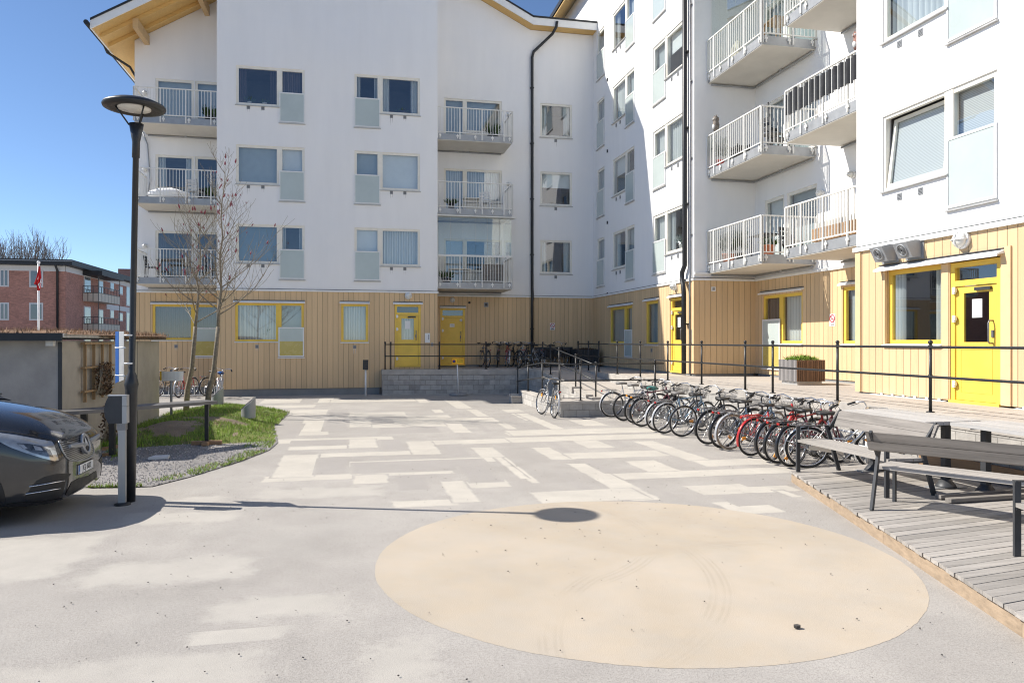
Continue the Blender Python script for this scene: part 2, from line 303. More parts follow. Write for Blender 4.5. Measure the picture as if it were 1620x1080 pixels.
# ------------------------------------------------------------------ mesh building
class MB:
    def __init__(s): s.v = []; s.f = []; s.m = []; s.sm = []
    def add(s, vs, fs, mi=0, smooth=False):
        o = len(s.v); s.v += [tuple(v) for v in vs]
        for f in fs: s.f.append([i+o for i in f]); s.m.append(mi); s.sm.append(smooth)
    def box(s, x0, x1, y0, y1, z0, z1, mi=0):
        if x0 > x1: x0, x1 = x1, x0
        if y0 > y1: y0, y1 = y1, y0
        if z0 > z1: z0, z1 = z1, z0
        s.add([(x0, y0, z0), (x1, y0, z0), (x1, y1, z0), (x0, y1, z0), (x0, y0, z1), (x1, y0, z1), (x1, y1, z1), (x0, y1, z1)],
              [(3, 2, 1, 0), (4, 5, 6, 7), (0, 1, 5, 4), (1, 2, 6, 5), (2, 3, 7, 6), (3, 0, 4, 7)], mi)
    def bar(s, p, q, w, h, mi=0, up=(0, 0, 1)):                      # rectangular bar from p to q
        p, q = Vector(p), Vector(q); d = (q-p).normalized(); up = Vector(up)
        if abs(d.dot(up)) > .98: up = Vector((0, 1, 0)) if abs(d.y) < .9 else Vector((1, 0, 0))
        a = d.cross(up).normalized()*w/2; b = a.cross(d).normalized()*h/2
        vs = [p-a-b, p+a-b, p+a+b, p-a+b, q-a-b, q+a-b, q+a+b, q-a+b]
        s.add(vs, [(3, 2, 1, 0), (4, 5, 6, 7), (0, 1, 5, 4), (1, 2, 6, 5), (2, 3, 7, 6), (3, 0, 4, 7)], mi)
    def tube(s, pts, r, n=8, mi=0, caps=True):
        pts = [Vector(p) for p in pts]; rs = r if isinstance(r, (list, tuple)) else [r]*len(pts)
        vs = []; prev = None
        for i, p in enumerate(pts):
            d = (pts[min(i+1, len(pts)-1)]-pts[max(i-1, 0)])
            d = d.normalized() if d.length > 1e-9 else Vector((0, 0, 1))
            if prev is None:
                a = d.orthogonal().normalized()
            else:
                a = (prev-d*prev.dot(d)); a = a.normalized() if a.length > 1e-6 else d.orthogonal().normalized()
            prev = a; b = d.cross(a)
            for k in range(n):
                t = 2*pi*k/n; vs.append(p+(a*cos(t)+b*sin(t))*rs[i])
        fs = []
        for i in range(len(pts)-1):
            for k in range(n): fs.append((i*n+k, i*n+(k+1) % n, (i+1)*n+(k+1) % n, (i+1)*n+k))
        s.add(vs, fs, mi, True)
        if caps:
            o = len(vs); s.f.append([len(s.v)-o+k for k in range(n)][::-1]); s.m.append(mi); s.sm.append(False)
            s.f.append([len(s.v)-n+k for k in range(n)]); s.m.append(mi); s.sm.append(False)
    def ring(s, c, ax, R0, r, n=28, k=6, mi=0):                      # torus
        c = Vector(c); ax = Vector(ax).normalized(); a = ax.orthogonal().normalized(); b = ax.cross(a)
        vs = []; fs = []
        for i in range(n):
            t = 2*pi*i/n; rd = a*cos(t)+b*sin(t)
            for j in range(k):
                q = 2*pi*j/k; vs.append(c+rd*(R0+r*cos(q))+ax*r*sin(q))
        for i in range(n):
            for j in range(k): fs.append((i*k+j, ((i+1) % n)*k+j, ((i+1) % n)*k+(j+1) % k, i*k+(j+1) % k))
        s.add(vs, fs, mi, True)
    def lathe(s, prof, c=(0, 0, 0), n=24, mi=0, ax=(0, 0, 1), smooth=True):
        c = Vector(c); ax = Vector(ax).normalized(); a = ax.orthogonal().normalized(); b = ax.cross(a)
        if ax.z > .99: a, b = Vector((1, 0, 0)), Vector((0, 1, 0))
        vs = []; fs = []
        for (r, h) in prof:
            for i in range(n):
                t = 2*pi*i/n; vs.append(c+ax*h+(a*cos(t)+b*sin(t))*max(r, .0004))
        for j in range(len(prof)-1):
            for i in range(n): fs.append((j*n+i, j*n+(i+1) % n, (j+1)*n+(i+1) % n, (j+1)*n+i))
        fs.append(tuple(range(n))[::-1]); fs.append(tuple((len(prof)-1)*n+i for i in range(n)))
        s.add(vs, fs, mi, smooth)
    def ball(s, c, r, n=10, m=6, mi=0, sq=(1, 1, 1)):
        c = Vector(c); vs = []; fs = []
        for j in range(1, m):
            p = pi*j/m
            for i in range(n):
                t = 2*pi*i/n; vs.append(c+Vector((r*sq[0]*sin(p)*cos(t), r*sq[1]*sin(p)*sin(t), r*sq[2]*cos(p))))
        top = len(vs); vs.append(c+Vector((0, 0, r*sq[2]))); vs.append(c-Vector((0, 0, r*sq[2])))
        for j in range(m-2):
            for i in range(n): fs.append((j*n+i, (j+1)*n+i, (j+1)*n+(i+1) % n, j*n+(i+1) % n))
        for i in range(n):
            fs.append((top, i, (i+1) % n)); fs.append((top+1, (m-2)*n+(i+1) % n, (m-2)*n+i))
        s.add(vs, fs, mi, True)
    def prism(s, poly, vec, mi=0):                                   # planar polygon (3-D points) swept by vec
        a = [Vector(p) for p in poly]; v = Vector(vec); n = len(a)
        s.add(a+[p+v for p in a], [tuple(range(n))[::-1], tuple(range(n, 2*n))]+[(i, (i+1) % n, n+(i+1) % n, n+i) for i in range(n)], mi)
    def quad(s, a, b, c, d, mi=0): s.add([a, b, c, d], [(0, 1, 2, 3)], mi)
    def build(s, name, mat, parent=None, local=False, recalc=True):
        off = Vector((0, 0, 0)) if (parent is None or local) else WL[parent.name]
        me = bpy.data.meshes.new(name)
        me.from_pydata([(v[0]-off.x, v[1]-off.y, v[2]-off.z) for v in s.v], [], s.f)
        ml = mat if isinstance(mat, (list, tuple)) else [mat]
        for m in ml: me.materials.append(m if not isinstance(m, str) else MAT[m])
        me.polygons.foreach_set('material_index', s.m); me.polygons.foreach_set('use_smooth', s.sm)
        if recalc:
            bm = bmesh.new(); bm.from_mesh(me); bmesh.ops.recalc_face_normals(bm, faces=bm.faces); bm.to_mesh(me); bm.free()
        me.update()
        o = bpy.data.objects.new(name, me); COL.objects.link(o)
        if parent is not None: o.parent = parent
        WL[o.name] = off if parent is not None else Vector((0, 0, 0))
        return o
WL = {}
def tag(o, label=None, cat=None, group=None, kind=None):
    if label: o['label'] = label
    if cat: o['category'] = cat
    if group: o['group'] = group
    if kind: o['kind'] = kind
    return o
def thing(name, label, cat, loc=(0, 0, 0), rot=(0, 0, 0), group=None):
    o = bpy.data.objects.new(name, None); COL.objects.link(o); o.location = loc; o.rotation_euler = rot; o.empty_display_size = .2
    WL[o.name] = Vector(loc); return tag(o, label, cat, group)
def mesh_thing(mb, name, mat, label, cat, group=None):               # a thing that is one mesh
    return tag(mb.build(name, mat), label, cat, group)
def copy_tree(o, parent=None):
    c = o.copy(); COL.objects.link(c); c.parent = parent
    for ch in o.children: copy_tree(ch, c)
    return c
def text_mesh(txt, size, depth=.002):                                # lettering as a real mesh, centred, in the local XY plane
    cu = bpy.data.curves.new('lettering', 'FONT'); cu.body = txt; cu.size = size; cu.align_x = 'CENTER'; cu.align_y = 'CENTER'; cu.extrude = depth
    o = bpy.data.objects.new('lettering', cu); COL.objects.link(o)
    bpy.context.view_layer.update()
    me = bpy.data.meshes.new_from_object(o.evaluated_get(bpy.context.evaluated_depsgraph_get()))
    bpy.data.objects.remove(o); return me
def put_text(name, txt, size, mat, parent, p, xdir, zdir=(0, 0, 1), depth=.002):
    me = text_mesh(txt, size, depth); me.materials.clear(); me.materials.append(MAT[mat])
    x = Vector(xdir).normalized(); z = Vector(zdir).normalized(); n = x.cross(z)
    mtx = Matrix((x, z, n)).transposed().to_4x4()
    off = WL[parent.name] if parent else Vector((0, 0, 0))
    me.transform(Matrix.Translation(Vector(p)-off) @ mtx)
    o = bpy.data.objects.new(name, me); COL.objects.link(o); o.parent = parent; WL[o.name] = off; return o
def stamp(mb_list, txt, size, p, xdir, zdir=(0, 0, 1), mi=0, depth=.002):  # lettering merged into another mesh
    me = text_mesh(txt, size, depth); x = Vector(xdir).normalized(); z = Vector(zdir).normalized(); n = x.cross(z)
    vs = [Vector(p)+x*v.co.x+z*v.co.y+n*v.co.z for v in me.vertices]
    mb_list.add(vs, [tuple(pp.vertices) for pp in me.polygons], mi); bpy.data.meshes.remove(me)
# ------------------------------------------------------------------ facades
class Fac:
    def __init__(s, axis, v): s.a = axis; s.v = v
    def p(s, u, z, w=0.): return (u, s.v-w, z) if s.a == 'Y' else (s.v-w, u, z)
    def box(s, mb, u0, u1, z0, z1, w0, w1, mi=0):
        a = s.p(u0, z0, w0); b = s.p(u1, z1, w1); mb.box(a[0], b[0], a[1], b[1], a[2], b[2], mi)
    def n(s): return Vector((0, -1, 0)) if s.a == 'Y' else Vector((-1, 0, 0))
    def udir(s): return Vector((1, 0, 0)) if s.a == 'Y' else Vector((0, -1, 0))    # reading direction seen from outside
def wall_sheet(mb, fac, u0, u1, z0, z1, holes=(), depth=.2, mi=0):
    us = sorted({u0, u1, *[h for q in holes for h in q[:2] if u0 < h < u1]}); zs = sorted({z0, z1, *[h for q in holes for h in q[2:] if z0 < h < z1]})
    def solid(i, j):
        if not (0 <= i < len(us)-1 and 0 <= j < len(zs)-1): return None
        cu, cz = (us[i]+us[i+1])/2, (zs[j]+zs[j+1])/2
        return not any(h[0] < cu < h[1] and h[2] < cz < h[3] for h in holes)
    for i in range(len(us)-1):
        for j in range(len(zs)-1):
            a, b, c, d = us[i], us[i+1], zs[j], zs[j+1]
            if solid(i, j): mb.quad(fac.p(a, c), fac.p(b, c), fac.p(b, d), fac.p(a, d), mi)
            else:
                for (di, dj, e) in ((-1, 0, (a, c, a, d)), (1, 0, (b, c, b, d)), (0, -1, (a, c, b, c)), (0, 1, (a, d, b, d))):
                    if solid(i+di, j+dj): mb.quad(fac.p(e[0], e[1]), fac.p(e[2], e[3]), fac.p(e[2], e[3], -depth), fac.p(e[0], e[1], -depth), mi)
def room(mb, fac, u0, u1, z0, z1, w0=-.2, w1=-1.7):
    P = lambda u, z, w: fac.p(u, z, w)
    c = [(u0, z0), (u1, z0), (u1, z1), (u0, z1)]
    for k in range(4):
        a, b = c[k], c[(k+1) % 4]; mb.quad(P(*a, w0), P(*b, w0), P(*b, w1), P(*a, w1))
    mb.quad(P(*c[0], w1), P(*c[1], w1), P(*c[2], w1), P(*c[3], w1))
def frame_bars(mb, fac, u0, u1, z0, z1, t, w0, w1, mi=0, bot=True):
    fac.box(mb, u0, u0+t, z0, z1, w0, w1, mi); fac.box(mb, u1-t, u1, z0, z1, w0, w1, mi)
    fac.box(mb, u0+t, u1-t, z1-t, z1, w0, w1, mi)
    if bot: fac.box(mb, u0+t, u1-t, z0, z0+t, w0, w1, mi)
def pane_of(par, fac, u0, u1, z0, z1, w, mat='glass'):
    g = MB(); g.quad(fac.p(u0, z0, w), fac.p(u1, z0, w), fac.p(u1, z1, w), fac.p(u0, z1, w)); return g.build('pane', mat, par)
def cover_of(par, fac, u0, u1, z0, z1, kind, w=-.17):
    if not kind: return
    g = MB()
    if kind in ('side', 'sidedark'):                                 # drawn-back curtains, the room dark between them
        for s0, s1 in ((0, .2), (.8, 1)):
            a0, b0 = u0+(u1-u0)*s0, u0+(u1-u0)*s1; g = MB(); n = 6; pts = [(a0+(b0-a0)*i/n, w-.02+(.03 if i % 2 else -.03)) for i in range(n+1)]
            for (a, wa), (b, wb) in zip(pts, pts[1:]): g.quad(fac.p(a, z0, wa), fac.p(b, z0, wb), fac.p(b, z1, wb), fac.p(a, z1, wa))
            g.build('curtain', 'curtain' if kind == 'side' else 'curtaindark', par)
        return
    if kind == 'half':
        fac.box(g, u0, u1, z0+(z1-z0)*.55, z1, w-.02, w-.01); g.build('blind', 'blind', par); return
    if kind in ('curtain', 'curtaindark'):
        n = max(6, int((u1-u0)*14)); pts = [(u0+(u1-u0)*i/n, w-.03+(.025 if i % 2 else -.02)) for i in range(n+1)]
        for (a, wa), (b, wb) in zip(pts, pts[1:]): g.quad(fac.p(a, z0, wa), fac.p(b, z0, wb), fac.p(b, z1, wb), fac.p(a, z1, wa))
        g.build('curtain', kind, par)
    else:
        fac.box(g, u0, u1, z0, z1, w-.02, w-.01); g.build('blind', kind, par)
def guard_panel(par, fac, u0, u1, z0, z1, mats=('alu', 'frost', 'frostyellow'), split=None):
    g = MB(); t = .045; frame_bars(g, fac, u0, u1, z0, z1, t, .004, .03, 0)
    if split: fac.box(g, u0+t, u1-t, split, z1-t, .01, .02, 1); fac.box(g, u0+t, u1-t, z0+t, split, .01, .02, 2)
    else: fac.box(g, u0+t, u1-t, z0+t, z1-t, .01, .02, 1)
    g.build('guard_panel', list(mats), par)
def sill_of(par, fac, u0, u1, z, mat='sill', out=.06):
    g = MB(); a = .03
    g.prism([fac.p(u0-a, z-.035, -.03), fac.p(u0-a, z-.035, out), fac.p(u0-a, z-.012, out), fac.p(u0-a, z+.012, -.03)], Vector(fac.p(u1+a, 0))-Vector(fac.p(u0-a, 0)))
    g.build('sill', mat, par)
def window(bld, fac, big, tall, T, S, B=None, fm='frame', cb=None, ct=None, split=None, tilt=False, ptop=1.03, sillmat='sill', fac_in=-.03):
    """big=(u0,u1): fixed/turning light down to S; tall=(u0,u1): full-height light down to B with a guard panel outside"""
    t = .09; w0, w1 = fac_in-.085, fac_in
    f = MB()
    if big:
        if tilt:                                                     # outer frame only, the sash is tipped in
            frame_bars(f, fac, big[0], big[1], S, T, .06, w0, w1)
        else: frame_bars(f, fac, big[0], big[1], S, T, t, w0, w1)
    if tall: frame_bars(f, fac, tall[0], tall[1], B, T, t, w0, w1)
    if big and tall:                                                 # post between the two lights
        m = big[1] if abs(big[1]-tall[0]) < .02 else big[0]; fac.box(f, m-.1, m+.1, S, T, w0-.02, w1+.012)
    if tall and not big: fac.box(f, tall[0]+t, tall[1]-t, T-.92, T-.86, w0, w1)
    o = f.build('window', fm, bld)
    if big:
        a, b = big[0]+t, big[1]-t
        if tall and abs(big[1]-tall[0]) < .02: b = big[1]-.1
        elif tall: a = big[0]+.1
        if tilt:
            g = MB(); H = T-S-.12; an = R(7); z0 = S+.06
            def q(u, h, w): return fac.p(u, z0+h*cos(an), w0+.03-h*sin(an)+w)
            for (u0, u1, h0, h1) in ((a-.01, a+.06, 0, H), (b-.06, b+.01, 0, H), (a+.06, b-.06, H-.07, H), (a+.06, b-.06, 0, .07)):
                g.prism([q(u0, h0, 0), q(u1, h0, 0), q(u1, h1, 0), q(u0, h1, 0)], Vector(fac.n())*.05)
            sh = g.build('sash', fm, o)
            g = MB(); g.quad(q(a+.06, .07, .02), q(b-.06, .07, .02), q(b-.06, H-.07, .02), q(a+.06, H-.07, .02)); g.build('pane', 'glass', o)
            g = MB(); g.prism([q(a+.06, .07, -.02), q(b-.06, .07, -.02), q(b-.06, H-.07, -.02), q(a+.06, H-.07, -.02)], Vector(fac.n())*.004); g.build('blind', cb, o)
        else:
            pane_of(o, fac, a, b, S+t, T-t, w1-.03); cover_of(o, fac, a-.02, b+.02, S+.03, T-.03, cb)
        sill_of(o, fac, big[0], big[1], S, sillmat)
    if tall:
        pane_of(o, fac, tall[0]+t, tall[1]-t, B+t, T-t, w1-.03); cover_of(o, fac, tall[0]+.05, tall[1]-.05, B+.05, T-.03, ct)
        guard_panel(o, fac, tall[0]-.01, tall[1]+.01, B-.0, T-ptop+.12, split=split)
        sill_of(o, fac, tall[0], tall[1], B-.02, sillmat, .055)
    return o
def vents(bld, fac, us, z):
    for u in us:
        g = MB(); fac.box(g, u-.06, u+.06, z-.065, z+.065, 0, .015, 0)
        for k in range(4): fac.box(g, u-.045, u+.045, z-.048+k*.026, z-.038+k*.026, .015, .018, 1)
        rnd_ = random.Random(int(u*100+z*10)); L_ = rnd_.uniform(.1, .34)
        for q in (-.035, .035): ww = rnd_.uniform(.006, .014); LL = L_*rnd_.uniform(.5, 1); g.add([fac.p(u+q-ww, z-.066, .0025), fac.p(u+q+ww, z-.066, .0025), fac.p(u+q+ww*.2, z-.066-LL, .0025), fac.p(u+q-ww*.3, z-.066-LL, .0025)], [(0, 1, 2, 3)], 2)
        g.build('vent', ['ventgrey', 'char', 'streak'], bld)
def wall_lamp(bld, fac, u, z, r=.14):
    g = MB(); n = fac.n(); c = Vector(fac.p(u, z))
    g.lathe([(r, 0), (r, .05), (r*.96, .07)], c, 20, 0, n); g.lathe([(r*.86, .07), (r*.82, .12), (r*.55, .17), (.01, .19)], c, 20, 1, n)
    up = Vector((0, 0, 1)); g.tube([c+up*r*.9+n*.07, c+up*r*.8+n*.14, c+up*r*.4+n*.195, c-up*r*.4+n*.195, c-up*r*.8+n*.14, c-up*r*.9+n*.07], .012, 6, 0)
    ud = fac.udir(); g.tube([c+ud*r*.9+n*.07, c+ud*r*.8+n*.14, c+ud*r*.4+n*.195, c-ud*r*.4+n*.195, c-ud*r*.8+n*.14, c-ud*r*.9+n*.07], .012, 6, 0)
    return g.build('wall_lamp', ['white', 'lampglass'], bld)
def drip(bld, fac, u0, u1, z, mat='trim', out=.10):
    g = MB(); g.prism([fac.p(u0, z-.035, 0), fac.p(u0, z-.06, out), fac.p(u0, z-.02, out), fac.p(u0, z+.035, 0)], Vector(fac.p(u1, 0))-Vector(fac.p(u0, 0)), 0)
    fac.box(g, u0+.01, u1-.01, z+.036, z+.05, 0, .03, 1)
    g.build('drip_strip', [mat, 'char'], bld)
def balcony(bld, x0, x1, y0, y1, zf, sides, th=.26):
    """sides: which edges carry a railing, e.g. 'Y0','X1'; zf = floor height; the slab hangs from the wall"""
    g = MB(); g.box(x0, x1, y0, y1, zf-th, zf-th+.06, 0); e = .03
    g.box(x0+e, x1-e, y0+e, y1-e, zf-th+.06, zf-.02, 0)
    for sd in sides:
        if sd == 'Y0': g.box(x0, x1, y0-.012, y0+e-.003, zf-th+.02, zf+.0, 1)
        if sd == 'X0': g.box(x0-.012, x0+e-.003, y0+.004, y1, zf-th+.02, zf+.0, 1)
        if sd == 'X1': g.box(x1-e+.003, x1+.012, y0+.004, y1, zf-th+.02, zf+.0, 1)
    s = g.build('balcony', ['slab', 'steel'], bld)
    r = MB(); zt = zf+1.05
    for sd in sides:
        if sd == 'Y0': a, b = Vector((x0, y0-.03, 0)), Vector((x1, y0-.03, 0))
        if sd == 'X0': a, b = Vector((x0-.03, y0-.03, 0)), Vector((x0-.03, y1, 0))
        if sd == 'X1': a, b = Vector((x1+.03, y0-.03, 0)), Vector((x1+.03, y1, 0))
        L = (b-a).length; d = (b-a)/L; up = Vector((0, 0, 1))
        r.bar(a+up*zt, b+up*zt, .05, .035); r.bar(a+up*(zf+.06), b+up*(zf+.06), .03, .03)
        n = max(3, round(L/.112))
        for i in range(n+1):
            p = a+d*(L*i/n); post = (i % 8 == 0 or i == n)
            w = .042 if post else .017
            r.bar(p+up*(zf+.06 if not post else zf-.2), p+up*(zt-.015), w, w)
        m = max(2, round(L/.85))
        for i in range(m+1):                                         # cleats bolted to the slab edge
            p = a+d*(.1+(L-.2)*i/m); nn = Vector((-d.y, d.x, 0))
            r.box(p.x-.05*abs(d.x)-.02*abs(d.y), p.x+.05*abs(d.x)+.02*abs(d.y), p.y-.05*abs(d.y)-.02*abs(d.x), p.y+.05*abs(d.y)+.02*abs(d.x), zf-.11, zf-.05)
            r.box(p.x-.018*abs(d.x)-.022*abs(d.y), p.x+.018*abs(d.x)+.022*abs(d.y), p.y-.018*abs(d.y)-.022*abs(d.x), p.y+.018*abs(d.y)+.022*abs(d.x), zf-.18, zf-.0)
    r.build('railing', 'rail', s)
    return s
def cable_rail(bld, pts, r=.025):                                    # dark seam rail under a slab
    g = MB(); g.tube(pts, r, 6); g.build('gutter_pipe', 'steel', bld)
ZT, ST = 4.02, 2.97                                                  # cladding top, storey height
T0 = 6.46
FA, FB, FC = Fac('Y', 29.5), Fac('Y', 31.4), Fac('Y', 31.4)
FD, FE, FF, FG = Fac('X', 10.45), Fac('Y', 21.5), Fac('X', 12.55), Fac('X', 10.45)
BACK = 44.0
def zroof(x):                                                        # underside of the gable over the left block
    return 13.73+.604*(x+8.2) if x < .55 else (19.015-.495*(x-.55) if x < 7.6 else 15.525)
# ================================================================== left block
LB = thing('apartment_building', 'white plastered gabled apartment block with black drainpipe, balconies and two yellow doors, in shade', 'building', (-.8, 36, 0))
rm = MB(); w = MB(); cl = MB()
hA, hAg = [], []
AW = [((-4.2, -2.64), (-2.64, -1.72)), ((1.12, 2.67), (.14, 1.12))]
def H(big, tall, T, S, B): 
    r = []
    if big: r.append((*big, S, T))
    if tall: r.append((*tall, B, T))
    return r
for k in range(3):
    T = T0+ST*k
    for b, t in AW: hA += H(b, t, T, T-1.47, T-2.04)
gA = H((-4.23, -2.67), (-2.67, -1.75), 3.5, 2.04, 1.47)+[(-.36, .66, 2.02, 3.5), (1.68, 2.70, 1.08, 3.52)]
for h in hA+gA: room(rm, FA, *h)
wall_sheet(w, FA, -4.88, 3.36, ZT, 13.5, hA)
w.add([FA.p(-4.88, 13.5), FA.p(3.36, 13.5), FA.p(3.36, zroof(3.36)), FA.p(.55, zroof(.55)), FA.p(-4.88, zroof(-4.88))], [(0, 1, 2, 3, 4)])
for x in (-4.88, 3.36): w.quad((x, 29.5, .0), (x, 31.4, 0), (x, 31.4, zroof(x)), (x, 29.5, zroof(x)))
wall_sheet(cl, FA, -4.88, 3.36, .26, ZT, gA, .16)
for x in (-4.885, 3.365): cl.quad((x, 29.5, .26), (x, 31.4, .26), (x, 31.4, ZT), (x, 29.5, ZT))
# recess at the left corner
hB = []; hBg = H((-7.56, -6.06), (-6.06, -5.0), 3.5, 2.1, 1.45)
for k in range(3): T = 6.38+ST*k; hB += [(-7.45, -6.05, T-1.95, T), (-6.0, -5.0, T-2.0, T)]
wall_sheet(w, FB, -8.2, -4.88, ZT, 12.9, hB); wall_sheet(cl, FB, -8.2, -4.88, .26, ZT, hBg, .16)
w.add([FB.p(-8.2, 12.9), FB.p(-4.88, 12.9), FB.p(-4.88, zroof(-4.88)), FB.p(-8.2, zroof(-8.2))], [(0, 1, 2, 3)])
for h in hB+hBg: room(rm, FB, *h)
w.quad((-8.2, 31.4, ZT), (-8.2, BACK, ZT), (-8.2, BACK, zroof(-8.2)), (-8.2, 31.4, zroof(-8.2))); cl.quad((-8.2, 31.4, .26), (-8.2, BACK, .26), (-8.2, BACK, ZT), (-8.2, 31.4, ZT))
# recessed stretch with the two back terrace doors
hC = []; hCg = [(3.70, 4.75, 1.06, 3.46)]
for k in range(3):
    T = T0+ST*k; hC += [(8.04, 9.48, T-1.47, T), (3.84, 4.74, T-2.0, T-.06), (4.74, 6.34, T-1.45, T-.06)]
wall_sheet(w, FC, 3.36, 10.45, ZT, 15.3, hC); wall_sheet(cl, FC, 3.36, 10.45, 1.06, ZT, hCg, .16)
w.add([FC.p(3.36, 15.3), FC.p(10.45, 15.3), FC.p(10.45, 15.525), FC.p(7.6, 15.525), FC.p(3.36, zroof(3.36))], [(0, 1, 2, 3, 4)])
for h in hC+hCg: room(rm, FC, *h)
w.quad((-8.2, BACK, 0), (10.45, BACK, 0), (10.45, BACK, 15.5), (-8.2, BACK, 13.7))
w.build('wall', 'plaster', LB); cl.build('cladding', 'clad', LB); rm.build('interior', 'room', LB)
pl = MB(); pl.box(-4.82, 1.1, 29.54, 29.75, 0, .26); pl.box(-8.15, -4.88, 31.44, 31.6, 0, .26); pl.box(3.4, 10.4, 31.44, 31.6, .9, 1.06); pl.box(1.1, 3.3, 29.54, 29.75, .9, 1.08)
pl.build('plinth', 'plinth', LB)
tr = MB()
for fac, a, b in ((FA, -4.90, 3.40), (FB, -8.22, -4.9), (FC, 3.36, 10.4)):
    fac.box(tr, a, b, ZT-.07, ZT+.0, .002, .045, 0); fac.box(tr, a, b, ZT+.004, ZT+.02, .002, .03, 1)
tr.build('band', ['trim', 'char'], LB)
# roof, soffit, fascia, beams
def roof_run(xs, y0, y1, zoff, th, mb, mi=0):
    pr = [(x, zroof(x)+zoff) for x in xs]
    for (xa, za), (xb, zb) in zip(pr, pr[1:]):
        mb.prism([(xa, y0, za), (xb, y0, zb), (xb, y0, zb+th), (xa, y0, za+th)], (0, y1-y0, 0), mi)
LX, RX = [-9.08, .55, 3.62], [3.62, 7.6, 10.44]
g = MB(); roof_run(LX, 29.14, BACK+.5, .30, .07, g); roof_run(RX, 30.78, BACK+.5, .30, .07, g); roof = g.build('roof', 'roofblack', LB)
g = MB(); roof_run(LX, 29.22, BACK+.3, .02, .08, g); roof_run(RX, 30.86, BACK+.3, .02, .08, g); g.build('soffit', 'soffit', roof)
g = MB(); roof_run(LX, 29.18, 29.23, .0, .297, g); roof_run(RX, 30.81, 30.86, .0, .297, g); g.box(-9.1, -9.05, 29.2, BACK, zroof(-9.08)+.02, zroof(-9.08)+.28); g.build('fascia', 'trim', roof)
for x in (-7.75, -5.55):
    g = MB(); g.box(x-.09, x+.09, 29.75, 31.395, zroof(x)-.42, zroof(x)-.07); g.build('beam', 'beam', roof)
for yy in (29.85, 30.75):
    g = MB(); roof_run([-8.95, .5], yy, yy+.12, -.13, .145, g); g.build('rafter', 'soffit', roof)
g = MB(); zz = zroof(-9.08)+.2; g.tube([(-9.2, 29.1, zz), (-9.2, 40, zz)], .085, 10); g.tube([(-9.2, 31.0, zz), (-9.15, 31.3, zz-.25), (-8.5, 31.9, zz-.55), (-8.32, 32.1, zz-.9), (-8.32, 32.1, .3)], .05, 8); g.build('gutter', 'black', roof)
g = MB()
px_ = 7.66
g.tube([(8.62, 30.75, 15.72), (8.6, 30.8, 15.5), (8.5, 31.1, 15.3), (7.72, 31.3, 14.55), (px_, 31.31, 14.3), (px_, 31.31, 4.4), (px_, 31.26, 4.1), (px_, 31.31, 3.7), (px_, 31.31, 1.0)], .062, 10)
for z in (13, 10.6, 8.2, 5.8, 2.6): g.box(px_-.08, px_+.08, 31.27, 31.4, z-.02, z+.02)
g.build('drainpipe', 'black', LB)
# windows of the left block
cbA = [[('blindblue', 'side'), ('curtain', 'half')], [('blindgrey', 'half'), ('blind', 'blindgrey')], [('sidedark', 'curtaindark'), ('side', 'side')]]  # lowest right curtain stands in for a pale reflection in the glass
for k in range(3):
    T = T0+ST*k
    for i, (b, t) in enumerate(AW):
        cb, ct = cbA[k][i]
        window(LB, FA, b, t, T, T-1.47, T-2.04, cb=cb, ct=ct)
        c0 = (b[0]+b[1])/2-.08; vents(LB, FA, (c0-.26, c0+.26), T-1.56)
window(LB, FA, (-4.23, -2.67), (-2.67, -1.75), 3.5, 2.04, 1.47, 'yellow', 'curtain', 'blindgrey', split=2.06, sillmat='trim'); drip(LB, FA, -4.3, -1.7, 3.56)
window(LB, FA, (-.36, .66), None, 3.5, 2.02, None, 'yellow', 'curtain', sillmat='trim'); drip(LB, FA, -.42, .72, 3.56)
vents(LB, FA, (-3.45,), 1.86); vents(LB, FA, (.15,), 1.84)
for k in range(3):
    T = 6.38+ST*k; cb = ('sidedark', 'side', 'blindgrey')[k]; ct = (None, None, 'blindgrey')[k]
    window(LB, FB, (-7.45, -6.05), None, T, T-1.95, None, cb=cb); window(LB, FB, (-6.0, -5.0), None, T, T-2.0, None, cb=ct)
    wall_lamp(LB, FB, -7.82, 5.75+ST*k, .1)
window(LB, FB, (-7.56, -6.06), (-6.06, -5.0), 3.5, 2.1, 1.45, 'yellow', 'curtaindark', 'curtaindark', split=2.06, sillmat='trim'); drip(LB, FB, -7.62, -4.95, 3.56); vents(LB, FB, (-6.7,), 1.86)
for k in range(3):
    T = T0+ST*k
    window(LB, FC, (8.04, 9.48), None, T, T-1.47, None, cb=('side', 'half', 'side')[k]); vents(LB, FC, (8.74,), T-1.6)
    window(LB, FC, (3.84, 4.74), None, T-.06, T-2.0, None, cb=('slats', 'curtain', 'blindgrey')[k]); window(LB, FC, (4.74, 6.34), None, T-.06, T-1.45, None, cb=(None, 'curtain', 'blindgrey')[k])
    g = MB(); FC.box(g, 4.8, 6.3, T-2.0, T-1.5, .002, .03); g.build('wall_panel', 'frame', LB)
    wall_lamp(LB, FC, 6.62, T-.62, .09)
